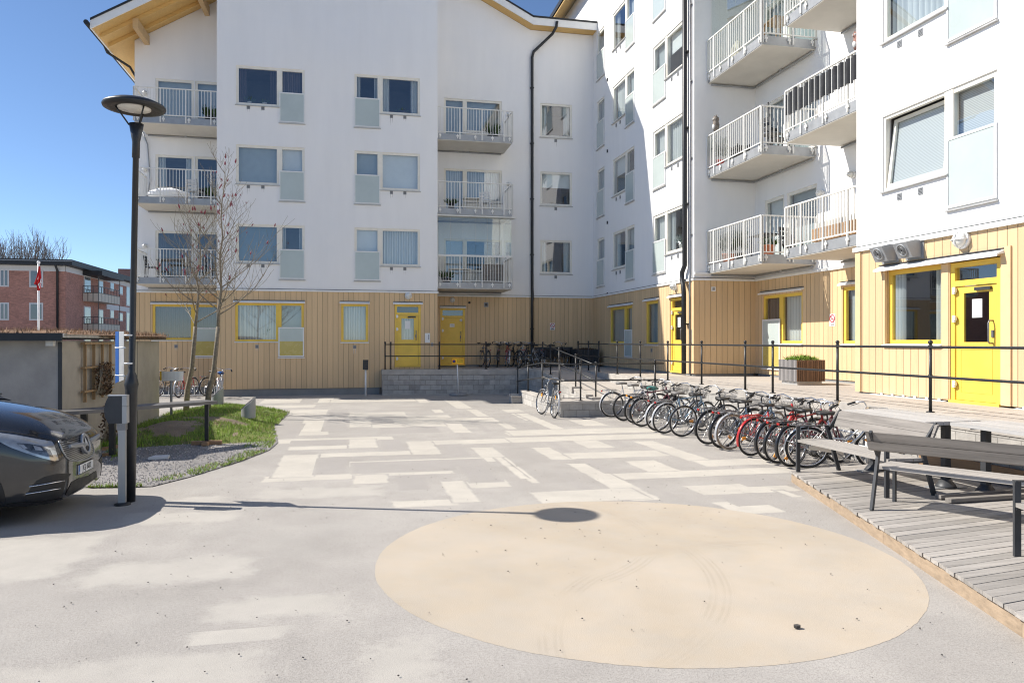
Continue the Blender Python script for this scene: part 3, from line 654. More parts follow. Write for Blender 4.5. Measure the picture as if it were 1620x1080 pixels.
def door(bld, fac, u0, u1, zb, T, glazed=True, hinge_u=None, handle_u=None, notice=True, cov=None):
    """yellow door: casing with a transom light, a leaf set back, hinges, pull handle"""
    f = MB(); t = .09; zt = T-.32; frame_bars(f, fac, u0, u1, zb, T, t, -.13, -.02, 0, False); fac.box(f, u0+t, u1-t, zt-.1, zt, -.13, -.02)
    fac.box(f, u0, u1, zb-.03, zb+.02, -.14, .03, 0)
    a, b, c, d = u0+t+.006, u1-t-.006, zb+.025, zt-.106
    f2 = MB(); ga, gb, gz0, gz1 = a+.17, b-.17, zb+1.04, d-.12
    if glazed:
        fac.box(f2, a, b, c, gz0, -.09, -.045); fac.box(f2, a, b, gz1, d, -.09, -.045); fac.box(f2, a, ga, gz0, gz1, -.09, -.045); fac.box(f2, gb, b, gz0, gz1, -.09, -.045)
        frame_bars(f2, fac, a+.1, b-.1, zb+.16, gz0-.12, .012, -.045, -.04)
    else:
        fac.box(f2, a, b, c, d, -.09, -.045); frame_bars(f2, fac, a+.14, b-.14, zb+.2, d-.2, .014, -.045, -.038)
    o = f.build('door', 'yellow', bld); leaf = f2.build('door_leaf', 'yellow', o)
    pane_of(o, fac, u0+t, u1-t, zt, T-t, -.07)
    if glazed: pane_of(o, fac, ga, gb, gz0, gz1, -.066); cover_of(o, fac, ga, gb, gz0, gz1, cov, -.15)
    hu, ku = (u0+t, b-.09) if hinge_u is None else (u1-t, a+.09)
    for z in (zb+.3, zb+1.45, zb+1.95):
        g = MB(); fac.box(g, hu-.03, hu+.03, z-.06, z+.06, -.02, .012); fac.box(g, hu-.012, hu+.05*(1 if hinge_u is None else -1), z-.03, z+.03, -.02, .03); g.build('hinge', 'alu', o)
    g = MB(); p = lambda z, w: fac.p(ku, z, w)
    g.tube([p(zb+1.02, -.045), p(zb+1.02, .03), p(zb+1.06, .05), p(zb+1.36, .05), p(zb+1.4, .03), p(zb+1.4, -.045)], .014, 8); g.build('handle', 'gunmetal', o)
    g = MB(); fac.box(g, ku-.025, ku+.025, zb+1.12, zb+1.24, -.045, -.03); g.build('lock', 'gunmetal', o)
    if glazed:
        g = MB(); m = (a+b)/2; q = (b-a)*.3*(1 if hinge_u is None else -1); fac.box(g, m, m+q*1.25, d-.09, d-.035, -.045, .0); g.build('door_closer', 'char', o)
    if notice and glazed:
        g = MB(); m = (ga+gb)/2; fac.box(g, m-.105, m+.105, gz0+.42, gz0+.74, -.064, -.061); g.build('notice', 'paper', o)
    return o
d1 = door(LB, FA, 1.68, 2.70, 1.08, 3.50, True, cov='curtain'); drip(LB, FA, 1.62, 2.78, 3.56); wall_lamp(LB, FA, 2.21, 3.84, .14)
g = MB(); FA.box(g, 2.86, 3.06, 2.0, 2.38, 0, .02, 0); FA.box(g, 2.98, 3.03, 2.12, 2.32, .02, .022, 1); FA.box(g, 3.11, 3.19, 1.86, 2.0, 0, .05, 1); g.build('notice_board', ['paper', 'steel'], LB)
d2 = door(LB, FC, 3.70, 4.75, 1.06, 3.46, False); drip(LB, FC, 3.66, 4.79, 3.52); wall_lamp(LB, FC, 4.2, 3.8, .11)
g = MB(); FC.box(g, 4.1, 4.3, 2.66, 2.80, -.037, -.03, 0); FC.box(g, 4.13, 4.27, 2.715, 2.745, -.03, -.028, 1); g.build('door_sign', ['paper', 'steel'], d2)
g = MB(); g.lathe([(.06, 0), (.06, .008)], FC.p(4.58, 2.95, -.04), 14, 0, (0, -1, 0)); g.build('round_sticker', 'paper', d2)
g = MB(); FC.box(g, 5.56, 5.75, 3.52, 3.72, 0, .03, 0); FC.box(g, 5.6, 5.71, 3.56, 3.68, .03, .04, 1); g.build('vent', ['ventgrey', 'char'], LB)
g = MB(); g.lathe([(.05, 0), (.05, .04)], FC.p(4.93, 3.7), 12, 0, (0, -1, 0)); g.build('vent', 'char', LB)
def no_smoking(bld, fac, u, z, s=.18):                               # white plate with a barred red ring
    g = MB(); fac.box(g, u-s/2, u+s/2, z-s*.85, z+s*.5, 0, .008, 0); n = fac.n(); c = Vector(fac.p(u, z, .01)); ud = fac.udir(); up = Vector((0, 0, 1))
    g.ring(c, n, s*.4, s*.055, 24, 6, 1); g.bar(c+(-ud+up)*s*.28, c+(ud-up)*s*.28, .006, s*.09, 1, n.cross(ud))
    g.bar(c-ud*s*.22-up*s*.03, c+ud*s*.2-up*s*.03, .004, s*.06, 2, (0, 0, 1))
    fac.box(g, u-s*.35, u+s*.35, z-s*.68, z-s*.6, .008, .01, 2); fac.box(g, u-s*.28, u+s*.28, z-s*.79, z-s*.73, .008, .01, 2)
    return g.build('no_smoking_sign', ['white', 'signred', 'ink'], bld)
no_smoking(LB, FC, 8.59, 2.74, .22)
for k in range(3):
    zf = 4.42+ST*k
    b = balcony(LB, -7.76, -4.9, 29.72, 31.38, zf, ('Y0', 'X0')); b2 = balcony(LB, 3.38, 6.42, 29.72, 31.38, zf, ('Y0', 'X1'))
    for (x0, x1) in ((-7.7, -4.95), (3.42, 6.3)):
        g = MB(); g.tube([(x0, 31.33, zf-.3), (x1, 31.33, zf-.3)], .03, 6); g.tube([((x0+x1)/2, 31.33, zf-.3), ((x0+x1)/2, 31.3, zf-.22)], .06, 6); g.build('support_rail', 'steel', b if x0 < 0 else b2)
    if k == 0:                                                       # the lowest one is glazed in and has a thin lean-to roof
        zt = zf+2.62; G = MB()
        for i in range(6):
            x = 3.42+i*.5; G.box(x, x+.485, 29.74, 29.752, zf+1.12, zt)
        G.box(6.38, 6.392, 29.76, 31.3, zf+1.12, zt); G.build('glazing', 'clearglass', b2)
        G = MB(); G.prism([(3.36, 31.38, zt+.16), (3.36, 29.55, zt+.01), (3.36, 29.55, zt+.05), (3.36, 31.38, zt+.2)], (3.22, 0, 0), 0); G.box(3.38, 6.42, 29.70, 29.8, zf+1.06, zf+1.11, 0); G.build('lean_to_roof', 'rail', b2)
g = MB(); g.tube([(-7.9, 31.3, 10.2), (-7.72, 31.34, 9.7), (-7.62, 31.36, 8.3), (-7.75, 31.33, 7.6)], .025, 6); g.build('cable', 'ventgrey', LB)
# ================================================================== right wing
RB = thing('apartment_building', 'sunlit white apartment wing along the terrace, with balconies stacked in a niche', 'building', (14, 20, 0))
ZTOP = 18.2
w = MB(); cl = MB(); rm = MB()
hD, hDg = [], []
for k in range(4):
    T = T0+ST*k
    hD += [(29.9, 30.86, T-2.04, T)]+H((27.4, 28.9), (26.5, 27.4), T, T-1.5, T-2.04)+H((22.1, 23.65), (23.65, 24.72), T, T-1.47, T-2.04)
hDg = H((27.5, 29.2), (26.72, 27.5), 3.42, 1.97, 1.45)+[(24.28, 25.38, 1.93, 3.48), (22.18, 23.25, 1.06, 3.5)]
wall_sheet(w, FD, 21.5, 36.6, ZT, ZTOP, hD); wall_sheet(cl, FD, 21.5, 31.4, 1.04, ZT, hDg, .18)
for h in hD+hDg: room(rm, FD, *h)
wall_sheet(w, FE, 10.45, 12.55, ZT, ZTOP); wall_sheet(cl, FE, 10.45, 12.55, 1.04, ZT)
hF, hFg = [], H((18.98, 20.1), None, 3.46, 1.98, 0)+[(20.1, 21.05, 1.25, 3.46), (16.1, 17.2, 1.98, 3.46)]
for k in range(4): T = 6.40+ST*k; hF += [(19.9, 20.95, T-1.95, T), (18.3, 19.75, T-1.95, T), (14.9, 16.4, T-1.95, T)]
wall_sheet(w, FF, 13.87, 21.5, ZT, ZTOP, hF); wall_sheet(cl, FF, 13.87, 21.5, 1.04, ZT, hFg, .18)
for h in hF+hFg: room(rm, FF, *h)
w.quad((10.45, 13.87, ZT), (12.55, 13.87, ZT), (12.55, 13.87, ZTOP), (10.45, 13.87, ZTOP)); cl.quad((10.45, 13.87, 1.0), (12.55, 13.87, 1.0), (12.55, 13.87, ZT), (10.45, 13.87, ZT))
hG, hGg = [], [(11.56, 13.02, 1.99, 3.46), (10.3, 11.36, 1.0, 3.46)]
for k in range(4):
    T = 6.55+ST*k; hG += H((11.4, 13.08), (10.36, 11.4), T, T-1.5, T-2.13)
wall_sheet(w, FG, 4, 13.87, ZT, ZTOP, hG); wall_sheet(cl, FG, 4, 13.87, 1.0, ZT, hGg, .2)
for h in hG+hGg: room(rm, FG, *h)
for q in (((10.45, 4), (26, 4)), ((26, 4), (26, 36.6)), ((26, 36.6), (10.45, 36.6))):
    w.quad((*q[0], 0), (*q[1], 0), (*q[1], ZTOP), (*q[0], ZTOP))
w.build('wall', 'plaster', RB); cl.build('cladding', 'clad', RB); rm.build('interior', 'room', RB)
g = MB()
for (x, z) in ((9.85, 0), (18.2, 3.6)): pass
g.prism([(9.75, 37.1, 18.12), (18.2, 37.1, 21.8), (26.7, 37.1, 18.12), (26.7, 37.1, 18.34), (18.2, 37.1, 22.05), (9.75, 37.1, 18.34)], (0, -33.6, 0), 0); rf = g.build('roof', 'roofblack', RB)
g = MB(); g.prism([(9.8, 37.05, 18.02), (18.2, 37.05, 21.68), (26.6, 37.05, 18.02), (26.6, 37.05, 18.11), (18.2, 37.05, 21.78), (9.8, 37.05, 18.11)], (0, -33.5, 0), 0); g.build('soffit', 'soffit', rf)
tr = MB()
FD.box(tr, 21.46, 31.4, ZT-.07, ZT, .002, .05, 0); FD.box(tr, 21.46, 31.4, ZT+.004, ZT+.02, .002, .03, 1)
FE.box(tr, 10.45, 12.5, ZT-.07, ZT, .002, .05, 0); FF.box(tr, 13.87, 21.44, ZT-.07, ZT, .002, .05, 0); FE.box(tr, 10.45, 12.5, ZT+.004, ZT+.02, .002, .03, 1)
FG.box(tr, 4, 13.92, ZT-.09, ZT, .002, .06, 0); FG.box(tr, 4, 13.92, ZT+.006, ZT+.02, .002, .035, 1)
FE.box(tr, 10.455, 12.5, 4.14, 4.2, .002, .06, 0)
tr.build('band', ['trim', 'char'], RB)
tb = M('ochre_trim_board', (.69, .49, .28), .6, var=.06)
for fc, q in ((FG, (13.72, 13.88, 1.0, 3.92, .004, .03)), (FG, (10.08, 10.26, 1.0, 3.6, .004, .03)), (FG, (11.38, 11.54, 1.02, 3.44, -.1, .012)), (FD, (21.47, 21.6, 1.06, 3.94, .004, .03)), (FD, (23.27, 23.4, 1.06, 3.5, .004, .02))):
    g = MB(); fc.box(g, *q); g.build('corner_board', tb, RB)
pl = MB(); FG.box(pl, 4, 10.0, .82, 1.0, -.2, -.03); FG.box(pl, 11.5, 13.82, .82, 1.0, -.2, -.03); FF.box(pl, 13.9, 21.4, .82, 1.04, -.2, -.03); FE.box(pl, 10.5, 12.5, .82, 1.04, -.2, -.03); FD.box(pl, 21.55, 31.3, .82, 1.04, -.2, -.03)
pl.build('plinth', 'plinth', RB)
g = MB()
for a, b in ((4, 10.0), (11.45, 13.4)):
    g.prism([(10.47, a, .985), (10.30, a, .955), (10.30, a, .94), (10.47, a, .94)], (0, b-a, 0))
    for k in range(int((b-a)/.3)): g.box(10.42, 10.44, a+.1+k*.3, a+.16+k*.3, .94, 1.02)
g.build('flashing', 'flash', RB)
for k in range(4):
    T = T0+ST*k
    window(RB, FD, None, (29.9, 30.86), T, None, T-2.04, ct='blindgrey')
    window(RB, FD, (27.4, 28.9), (26.5, 27.4), T, T-1.5, T-2.04, cb=('side', 'half', 'curtain', 'side')[k], ct=('curtain', None, 'blindgrey', 'curtain')[k]); vents(RB, FD, (28.45, 28.0), T-1.66)
    window(RB, FD, (22.1, 23.65), (23.65, 24.72), T, T-1.47, T-2.04, cb=('side', 'curtain', 'half', 'curtain')[k], ct=('curtain', 'curtain', 'blindgrey', 'curtain')[k], tilt=False); vents(RB, FD, (23.15, 22.65), T-1.62)
    g = MB(); FD.box(g, 29.45, 29.52, T-2.5, T-2.38, 0, .04); g.build('vent', 'char', RB)
window(RB, FD, (27.5, 29.2), (26.72, 27.5), 3.42, 1.97, 1.45, 'yellow', 'blindgrey', 'blindgrey', sillmat='trim'); drip(RB, FD, 26.65, 29.3, 3.5)
window(RB, FD, (24.28, 25.38), None, 3.48, 1.93, None, 'yellow', 'blindgrey', sillmat='trim'); drip(RB, FD, 24.2, 25.5, 3.55); vents(RB, FD, (24.85,), 1.74)
d3 = door(RB, FD, 22.18, 23.25, 1.06, 3.48, True, 1); drip(RB, FD, 22.1, 23.35, 3.56); wall_lamp(RB, FD, 22.85, 3.86, .13)
g = MB(); FD.box(g, 21.62, 21.80, 2.0, 2.42, 0, .03); g.build('notice_board', 'paper', RB)
g = MB(); X = 10.33; Yp = 21.92
g.tube([(X, Yp, ZTOP), (X, Yp, 4.45), (X-.02, Yp+.14, 4.25), (X-.02, Yp+.16, 4.05), (X-.06, Yp-.02, 3.85), (X-.06, Yp-.06, 3.6), (X-.06, Yp-.06, 1.04)], .075, 10)
for z in (16, 13.6, 11.2, 8.8, 6.4, 2.6): g.box(X-.02, 10.45, Yp-.1, Yp+.1, z-.02, z+.02)
g.build('drainpipe', 'black', RB)
g = MB(); g.tube([(10.4, 21.66, ZTOP), (10.4, 21.66, 4.15), (10.38, 21.66, 3.8), (10.38, 21.66, 1.05)], .035, 8)
for z in (15, 12.6, 10.2, 7.8, 5.4): g.box(10.38, 10.45, 21.6, 21.72, z-.015, z+.015)
g.build('cable_duct', 'gunmetal', RB)
# niche
for k in range(4):
    T = 6.40+ST*k
    window(RB, FF, (19.9, 20.95), None, T, T-1.95, None, cb='blind' if k == 0 else 'blindgrey'); window(RB, FF, (18.3, 19.75), None, T, T-1.95, None, cb='blindgrey'); window(RB, FF, (14.9, 16.4), None, T, T-1.95, None, cb=None)
    wall_lamp(RB, FF, 18.05, T-.32, .09); wall_lamp(RB, FF, 16.75, T-.1, .09)
    zf = 4.42+ST*k
    b = balcony(RB, 10.92, 12.53, 18.37, 21.48, zf, ('X0', 'Y0')); b2 = balcony(RB, 10.92, 12.53, 13.9, 17.2, zf, ('X0',))
    g = MB(); g.tube([(11.0, 21.42, zf-.31), (12.46, 21.42, zf-.31), (12.47, 21.36, zf-.31), (12.47, 18.4, zf-.31)], .03, 6); g.tube([(12.45, 19.9, zf-.31), (12.45, 19.9, zf-.2)], .06, 6); g.build('support_rail', 'steel', b)
    g = MB(); g.tube([(12.47, 13.95, zf-.31), (12.47, 17.15, zf-.31)], .03, 6); g.tube([(12.45, 16.3, zf-.31), (12.45, 16.3, zf-.2)], .06, 6); g.build('support_rail', 'steel', b2)
    if k == 2:
        G = MB()
        for i in range(6): G.box(11.0, 11.012, 18.5+i*.49, 18.5+i*.49+.47, zf+.1, zf+2.5)
        for i in range(3): G.box(11.05+i*.49, 11.05+i*.49+.47, 18.44, 18.452, zf+.1, zf+2.5)
        G.build('glazing', 'clearglass', b)
w5 = window(RB, FF, (18.98, 20.1), None, 3.46, 1.98, None, 'yellow', 'curtain', sillmat='trim'); w6 = window(RB, FF, None, (20.1, 21.05), 3.46, None, 1.25, 'yellow', None, 'curtaindark', split=1.9, ptop=.85, sillmat='trim'); drip(RB, FF, 18.9, 21.2, 3.56)
window(RB, FF, (16.1, 17.2), None, 3.46, 1.98, None, 'yellow', 'blindgrey', sillmat='trim'); drip(RB, FF, 16.0, 17.3, 3.56)
no_smoking(RB, FF, 17.62, 2.66, .24)
g = MB(); FE.box(g, 11.03, 11.17, 3.62, 3.76, 0, .02, 0); FE.box(g, 11.06, 11.14, 3.65, 3.73, .02, .024, 1); g.build('vent', ['trim', 'steel'], RB)
# near stretch
for k in range(4):
    T = 6.55+ST*k
    window(RB, FG, (11.4, 13.08), (10.36, 11.4), T, T-1.5, T-2.13, cb='slats' if k == 0 else 'curtain', ct='slats' if k == 0 else 'curtain', tilt=(k == 0), ptop=1.0); vents(RB, FG, (12.6, 12.05), T-1.68)
window(RB, FG, (11.56, 13.02), None, 3.46, 1.99, None, 'yellow', 'side', sillmat='trim', fac_in=-.1)
g = MB(); g.prism([(10.32, 10.2, 3.47), (10.28, 10.2, 3.44), (10.28, 10.2, 3.48), (10.45, 10.2, 3.56), (10.45, 10.2, 3.5)], (0, 2.95, 0), 0); FG.box(g, 10.2, 13.15, 3.562, 3.58, 0, .04, 1); g.build('drip_strip', ['white', 'char'], RB)
d4 = door(RB, FG, 10.3, 11.36, 1.0, 3.44, True, 1)
g = MB(); FG.box(g, 10.82, 11.06, 3.01, 3.10, -.047, -.03); dsg = g.build('door_sign', 'paper', d4)
put_text('lettering', 'Solängen', .042, 'ink', dsg, FG.p(10.94, 3.055, -.028), (0, -1, 0))
wall_lamp(RB, FG, 11.05, 3.82, .16)
for u in (12.85, 12.2):                                              # two angled extract hoods
    g = MB(); a, b = u-.19, u+.17
    FG.box(g, a-.05, b+.05, 3.60, 3.98, .002, .02, 0)
    g.prism([FG.p(a, 3.63, .02), FG.p(a, 3.95, .02), FG.p(a, 3.95, .16), FG.p(a, 3.90, .36), FG.p(a, 3.63, .22)], Vector(FG.p(b, 0))-Vector(FG.p(a, 0)), 1)
    fp = Vector(FG.p((a+b)/2, 3.765, .295)); nn = Vector((-.89, 0, -.46))
    g.lathe([(.125, -.02), (.125, .012), (.10, .012), (.098, -.01)], fp, 24, 0, nn); g.lathe([(.095, .0), (.09, .004)], fp, 20, 2, nn)
    for q in range(3): g.ring(fp+nn*.008, nn, .03+.025*q, .005, 18, 5, 0)
    g.build('ventilation_hood', ['ventgrey', 'ventgrey', 'black'], RB)
# ================================================================== ground and paving
def sheet(name, poly, z, mat, kind='structure', th=None):
    g = MB(); g.add([(p[0], p[1], z) for p in poly], [tuple(range(len(poly)))])
    o = g.build(name, mat); 
    for p in o.data.polygons:
        if p.normal.z < 0: o.data.flip_normals(); break
    return tag(o, kind=kind)
sheet('ground', [(-500, -300), (500, -300), (500, 700), (-500, 700)], 0.0, 'asphalt')
RECTS = []
def rects(ox, oy, sc, L, soft):
    for (x1, y1, x2, y2) in L:
        a = onZ(ox+x1/sc, oy+y1/sc); b = onZ(ox+x2/sc, oy+y2/sc)
        x0_, x1_ = sorted((a.x, b.x)); y0_, y1_ = sorted((a.y, b.y)); e_ = (.05, .13, 0)[soft]; RECTS.append((x0_-e_, x1_+e_, y0_-e_, y1_+e_, soft))
S1 = [(0, 85, 235, 105), (325, 75, 415, 105), (415, 86, 940, 96), (930, 75, 1025, 105), (1115, 88, 1290, 140), (0, 125, 300, 135), (140, 152, 400, 164), (130, 168, 395, 180),
      (520, 170, 880, 186), (1040, 150, 1118, 168), (1260, 150, 1390, 190), (880, 188, 1160, 200), (800, 211, 1460, 223), (248, 209, 362, 305), (205, 290, 385, 305), (525, 215, 665, 255),
      (670, 240, 1130, 251), (1120, 235, 1285, 290), (1440, 228, 1570, 270), (1480, 150, 1620, 164), (1540, 175, 1640, 215), (80, 335, 800, 342), (155, 382, 690, 386), (525, 335, 695, 385),
      (320, 425, 1100, 422), (885, 352, 1095, 425), (885, 348, 1640, 352), (122, 435, 290, 566), (0, 568, 590, 578), (525, 475, 1440, 473), (700, 538, 1170, 545), (0, 655, 560, 668),
      (560, 560, 780, 662), (1440, 425, 1600, 580), (1100, 608, 1530, 628), (1100, 600, 1330, 722), (1290, 388, 1490, 442), (800, 724, 1200, 742), (1500, 293, 1640, 305)]
S2 = [(60, 85, 350, 180), (0, 180, 850, 186), (0, 220, 930, 219), (350, 120, 570, 150), (370, 235, 600, 272), (210, 310, 910, 318), (150, 275, 350, 332), (720, 240, 1160, 350), (1040, 347, 1640, 358),
      (665, 350, 975, 405), (600, 420, 1640, 410), (350, 365, 860, 562), (140, 525, 800, 556), (1000, 490, 1640, 512), (1160, 582, 1555, 630), (0, 330, 150, 470), (1500, 512, 1640, 545)]
S3 = [(770, 68, 950, 86), (1120, 38, 1640, 62), (0, 250, 260, 415), (560, 142, 1000, 172), (430, 350, 1050, 420), (860, 560, 1180, 900), (0, 805, 1100, 900), (880, 520, 1480, 570)]
for sc_ in ((420, 610, 3.951, S1, 0), (800, 630, 3.522, S2, 0), (0, 760, 2.7, S3, 1), (540, 770, 3.482, [(120, 860, 590, 1200)], 1)): rects(*sc_)
S4 = [(75, 238, 230, 275), (85, 277, 200, 322), (390, 150, 525, 186), (370, 212, 525, 282), (700, 337, 890, 396), (1085, 366, 1310, 440), (320, 452, 525, 550), (1258, 222, 1440, 290), (1180, 166, 1285, 195), (1455, 186, 1600, 222), (1545, 238, 1660, 275), (785, 560, 1060, 650), (160, 344, 525, 366), (235, 78, 325, 105), (1120, 80, 1200, 92), (1270, 108, 1420, 135), (690, 255, 1120, 292), (530, 480, 1440, 520), (1180, 500, 1500, 600)]
S5 = [(60, 135, 215, 182), (270, 120, 420, 175), (530, 125, 740, 160), (190, 240, 400, 300), (545, 232, 740, 272), (880, 240, 1120, 325), (390, 335, 650, 415), (820, 335, 1000, 400), (700, 450, 1000, 560), (1180, 430, 1640, 480), (1150, 540, 1500, 590), (230, 400, 520, 515)]
rects(420, 610, 3.951, S4, 2); rects(800, 630, 3.522, S5, 2)
vs, fs, mi, uvs, lev = [], [], [], [], []
for r_ in RECTS:
    x0_, x1_, y0_, y1_, sf = r_; used = {l for q, l in zip(RECTS, lev) if q[0] < x1_ and q[1] > x0_ and q[2] < y1_ and q[3] > y0_}
    l = next(k for k in range(20) if k not in used); lev.append(l); z_ = .0003+.0002*l; o_ = len(vs)
    vs += [(x0_, y0_, z_), (x1_, y0_, z_), (x1_, y1_, z_), (x0_, y1_, z_)]; fs.append((o_, o_+1, o_+2, o_+3)); mi.append(sf)
    W_, H_ = x1_-x0_, y1_-y0_; uvs.append(([(0, 0), (W_, 0), (W_, H_), (0, H_)], [(W_, H_), (0, H_), (0, 0), (W_, 0)]))
me = bpy.data.meshes.new('pavement'); me.from_pydata(vs, [], fs)
for i_, nm in enumerate(('near', 'far')):
    ul = me.uv_layers.new(name=nm)
    for k, u_ in enumerate(uvs):
        for q in range(4): ul.data[k*4+q].uv = u_[i_][q]
me.materials.append(MAT['strip']); me.materials.append(MAT['stripworn']); me.materials.append(MAT['stripdark']); me.polygons.foreach_set('material_index', mi)
o = bpy.data.objects.new('pavement', me); COL.objects.link(o); tag(o, kind='structure')
cc = Vector((2.66, 6.72, 0)); g = MB(); rg_ = [2.45+random.uniform(-.004, .004)+.003*sin(k*.21) for k in range(480)]; g.add([(rg_[k]*cos(2*pi*k/480), rg_[k]*sin(2*pi*k/480), 0) for k in range(480)], [tuple(range(480))])
o = g.build('pavement', 'tan'); o.location = (cc.x, cc.y, .0014); tag(o, kind='structure'); CIRC = o
g = MB()                                                             # loose grit on the paving
for _ in range(700):
    x, y = random.uniform(-2.5, 7), random.uniform(3.6, 12); r = random.choice((.002, .0025, .003, .004, .005, .0065)); a = random.random()*6
    if x > 4.2+(y-4)*.3: continue
    g.prism([(x+r*cos(a+q)*random.uniform(.7, 1.3), y+r*sin(a+q)*random.uniform(.7, 1.3), .011) for q in (0, 1.3, 2.5, 3.8, 5)], (0, 0, r*.8))
p = onZ(1261, 994); g.prism([(p.x+.028*cos(q), p.y+.022*sin(q), .011) for q in (0, 1.1, 2.2, 3.3, 4.2, 5.3)], (0, 0, .016))
tag(g.build('grit', M('dark_grit', (.06, .055, .05), .9, var=.4, vs=30)), kind='stuff')
# ------------------------------------------------------------------ terrace, ramps, block walls
TZ = .97
sheet('terrace_pavement', [(1.22, 28.9), (6.8, 28.26), (6.8, 26.3), (8.55, 26.3), (8.55, 3), (10.62, 3), (10.62, 13.8), (12.7, 13.8), (12.7, 21.45), (10.62, 21.55), (10.62, 31.55), (3.3, 31.55), (3.3, 29.6), (1.22, 29.6)], TZ, 'terr')
g = MB()
def slope(x0, x1, ya, za, yb, zb): g.quad((x0, ya, za), (x1, ya, za), (x1, yb, zb), (x0, yb, zb))
slope(6.9, 8.55, 20.7, .40, 26.3, TZ-.004); slope(5.7, 8.55, 19.5, .40, 20.7, .40); slope(5.7, 6.8, 20.7, .396, 24.7, .006)
tag(g.build('ramp_pavement', 'terr'), kind='structure')
def capped(name, label, mb, cap, mat='blocks'):
    t = thing(name, label, 'wall'); mb.build('blockwork', mat, t); cap.build('coping', 'cap', t); return t
g, c = MB(), MB()
a, b = Vector((1.18, 28.88, 0)), Vector((6.8, 28.24, 0)); up = Vector((0, 0, 1))
g.prism([a, b, b+Vector((0, .22, 0)), a+Vector((0, .22, 0))], up*.78); c.prism([a-Vector((.012, .012, -.782)), b-Vector((0, .012, -.782)), b+Vector((0, .24, .782)), a+Vector((-.012, .24, .782))], up*.19)
g.box(1.182, 1.39, 29.12, 29.48, 0, .78); c.box(1.168, 1.39, 29.13, 29.48, .782, .972)
c.prism([a+Vector((-.02, -.02, .0)), b+Vector((0, -.02, 0)), b+Vector((0, -.002, 0)), a+Vector((-.02, -.002, 0))], up*.05)
capped('block_wall', 'long grey concrete block wall in front of the two yellow back doors, stained and shaded', g, c)
g, c = MB(), MB()
g.prism([(6.74, 20.9, 0), (6.74, 26.3, 0), (6.74, 26.3, .93), (6.74, 20.9, .42)], (.19, 0, 0)); g.box(6.74, 6.93, 26.302, 28.2, 0, .93)
c.prism([(6.725, 20.88, .423), (6.725, 26.3, .933), (6.725, 26.3, 1.0), (6.725, 20.88, .49)], (.22, 0, 0)); c.box(6.725, 6.945, 26.302, 28.18, .933, 1.0)
capped('block_wall', 'sloping concrete block wall between the two ramp lanes', g, c)
g, c = MB(), MB()
g.box(5.55, 5.75, 19.4, 24.3, 0, .36); g.box(5.752, 8.5, 19.4, 19.6, 0, .36); g.box(5.2, 5.548, 24.1, 24.3, 0, .20); g.box(5.2, 5.75, 24.302, 24.5, 0, .3)
c.box(5.535, 5.765, 19.385, 24.3, .362, .43); c.box(5.767, 8.5, 19.385, 19.615, .362, .43); c.box(5.19, 5.53, 24.09, 24.31, .202, .25)
capped('block_wall', 'low pale concrete block wall around the ramp landing, lone bicycle standing beside it', g, c)
g, c = MB(), MB()
g.box(8.5, 8.7, 3, 26.25, 0, .80); c.box(8.485, 8.72, 3, 26.25, .802, .974)
capped('block_wall', 'long sunlit concrete block wall carrying the terrace behind the row of bicycles and the tables', g, c)
# ------------------------------------------------------------------ black railings
def railing(label, runs, posts, hs=(.95, .50), loc=(0, 0, 0), curl=None):
    """posts: (x, y, zbase, ztop); runs: lists of floor points the rails follow, as (x, y, ztop)"""
    t = thing('railing', label, 'railing', loc)
    for (x, y, zb, zt) in posts:
        g = MB(); g.tube([(x, y, zb), (x, y, zt)], .024, 10); g.lathe([(.06, 0), (.06, .012), (.03, .018)], (x, y, zb), 14); g.ball((x, y, zt+.028), .036, 12, 8)
        for h in hs: g.ring((x, y, zt-(.95-h)*1.0-.02), (0, 0, 1), .026, .008, 12, 5)
        g.build('post', 'black', t)
    for run in runs:
        for h in hs:
            g = MB(); dz = -(.95-h)-.045
            g.tube([(x, y, z+dz+.0) for x, y, z in run], .02, 8); g.build('rail', 'black', t)
    return t
def xY(px, X): r = ray(px, 540); return X/r[0]*r[1]
P = [(8.6, xY(q, 8.6)) for q in (1472, 1325, 1222.5, 1179, 1110, 1056.5, 1013, 976.5, 947.5, 931, 914.7)]
P = [(8.6, 7.1)]+P
zt = TZ+1.04
railing('long black tubular railing on the sunlit terrace edge behind the bicycle row', [[(8.6-.028, P[0][1]-2.4, zt)]+[(x-.028, y, zt) for x, y in P]], [(x, y, TZ+.006, zt) for x, y in P])
Q = []
for q in (609.5, 618.5, 695.5, 769.5): r = ray(q, 540); k = (28.88+.136)/(r[1]+.1139*r[0])*1.0; Q.append((r[0]*k, r[1]*k+.1))
Q += [(6.84, 28.0), (6.84, xY(858.7, 6.84))]
I = [(6.84, xY(q, 6.84)) for q in (871, 884.7, 910.8, 942.5)]
zI = lambda y: TZ+1.01 if y > 26.2 else .42+1.02+(TZ-.41)*(y-20.5)/(26.2-20.5)
railing('black railing over the stained block wall in front of the yellow back doors', [[(x, y-.02, TZ+1.01) for x, y in Q[:5]]+[(6.84, Q[5][1], TZ+1.01)]], [(x, y, TZ+.006, TZ+1.01) for x, y in Q])
rp = [(6.84, y, (1.0 if y > 26.2 else .49+(.51)*(y-20.9)/5.4), zI(y)) for _, y in I]
t = railing('black railing sloping down beside the upper ramp lane', [[(6.83, 26.5, zI(26.5))]+[(6.83, y, zI(y)) for y in (26.2, 24, 22, 20.3)]], rp)
for x, y, zb, _ in rp[2:]: g = MB(); g.box(x-.17, x+.17, y-.14, y+.14, zb-.12, zb+.03); g.build('post_footing', 'cap', t)
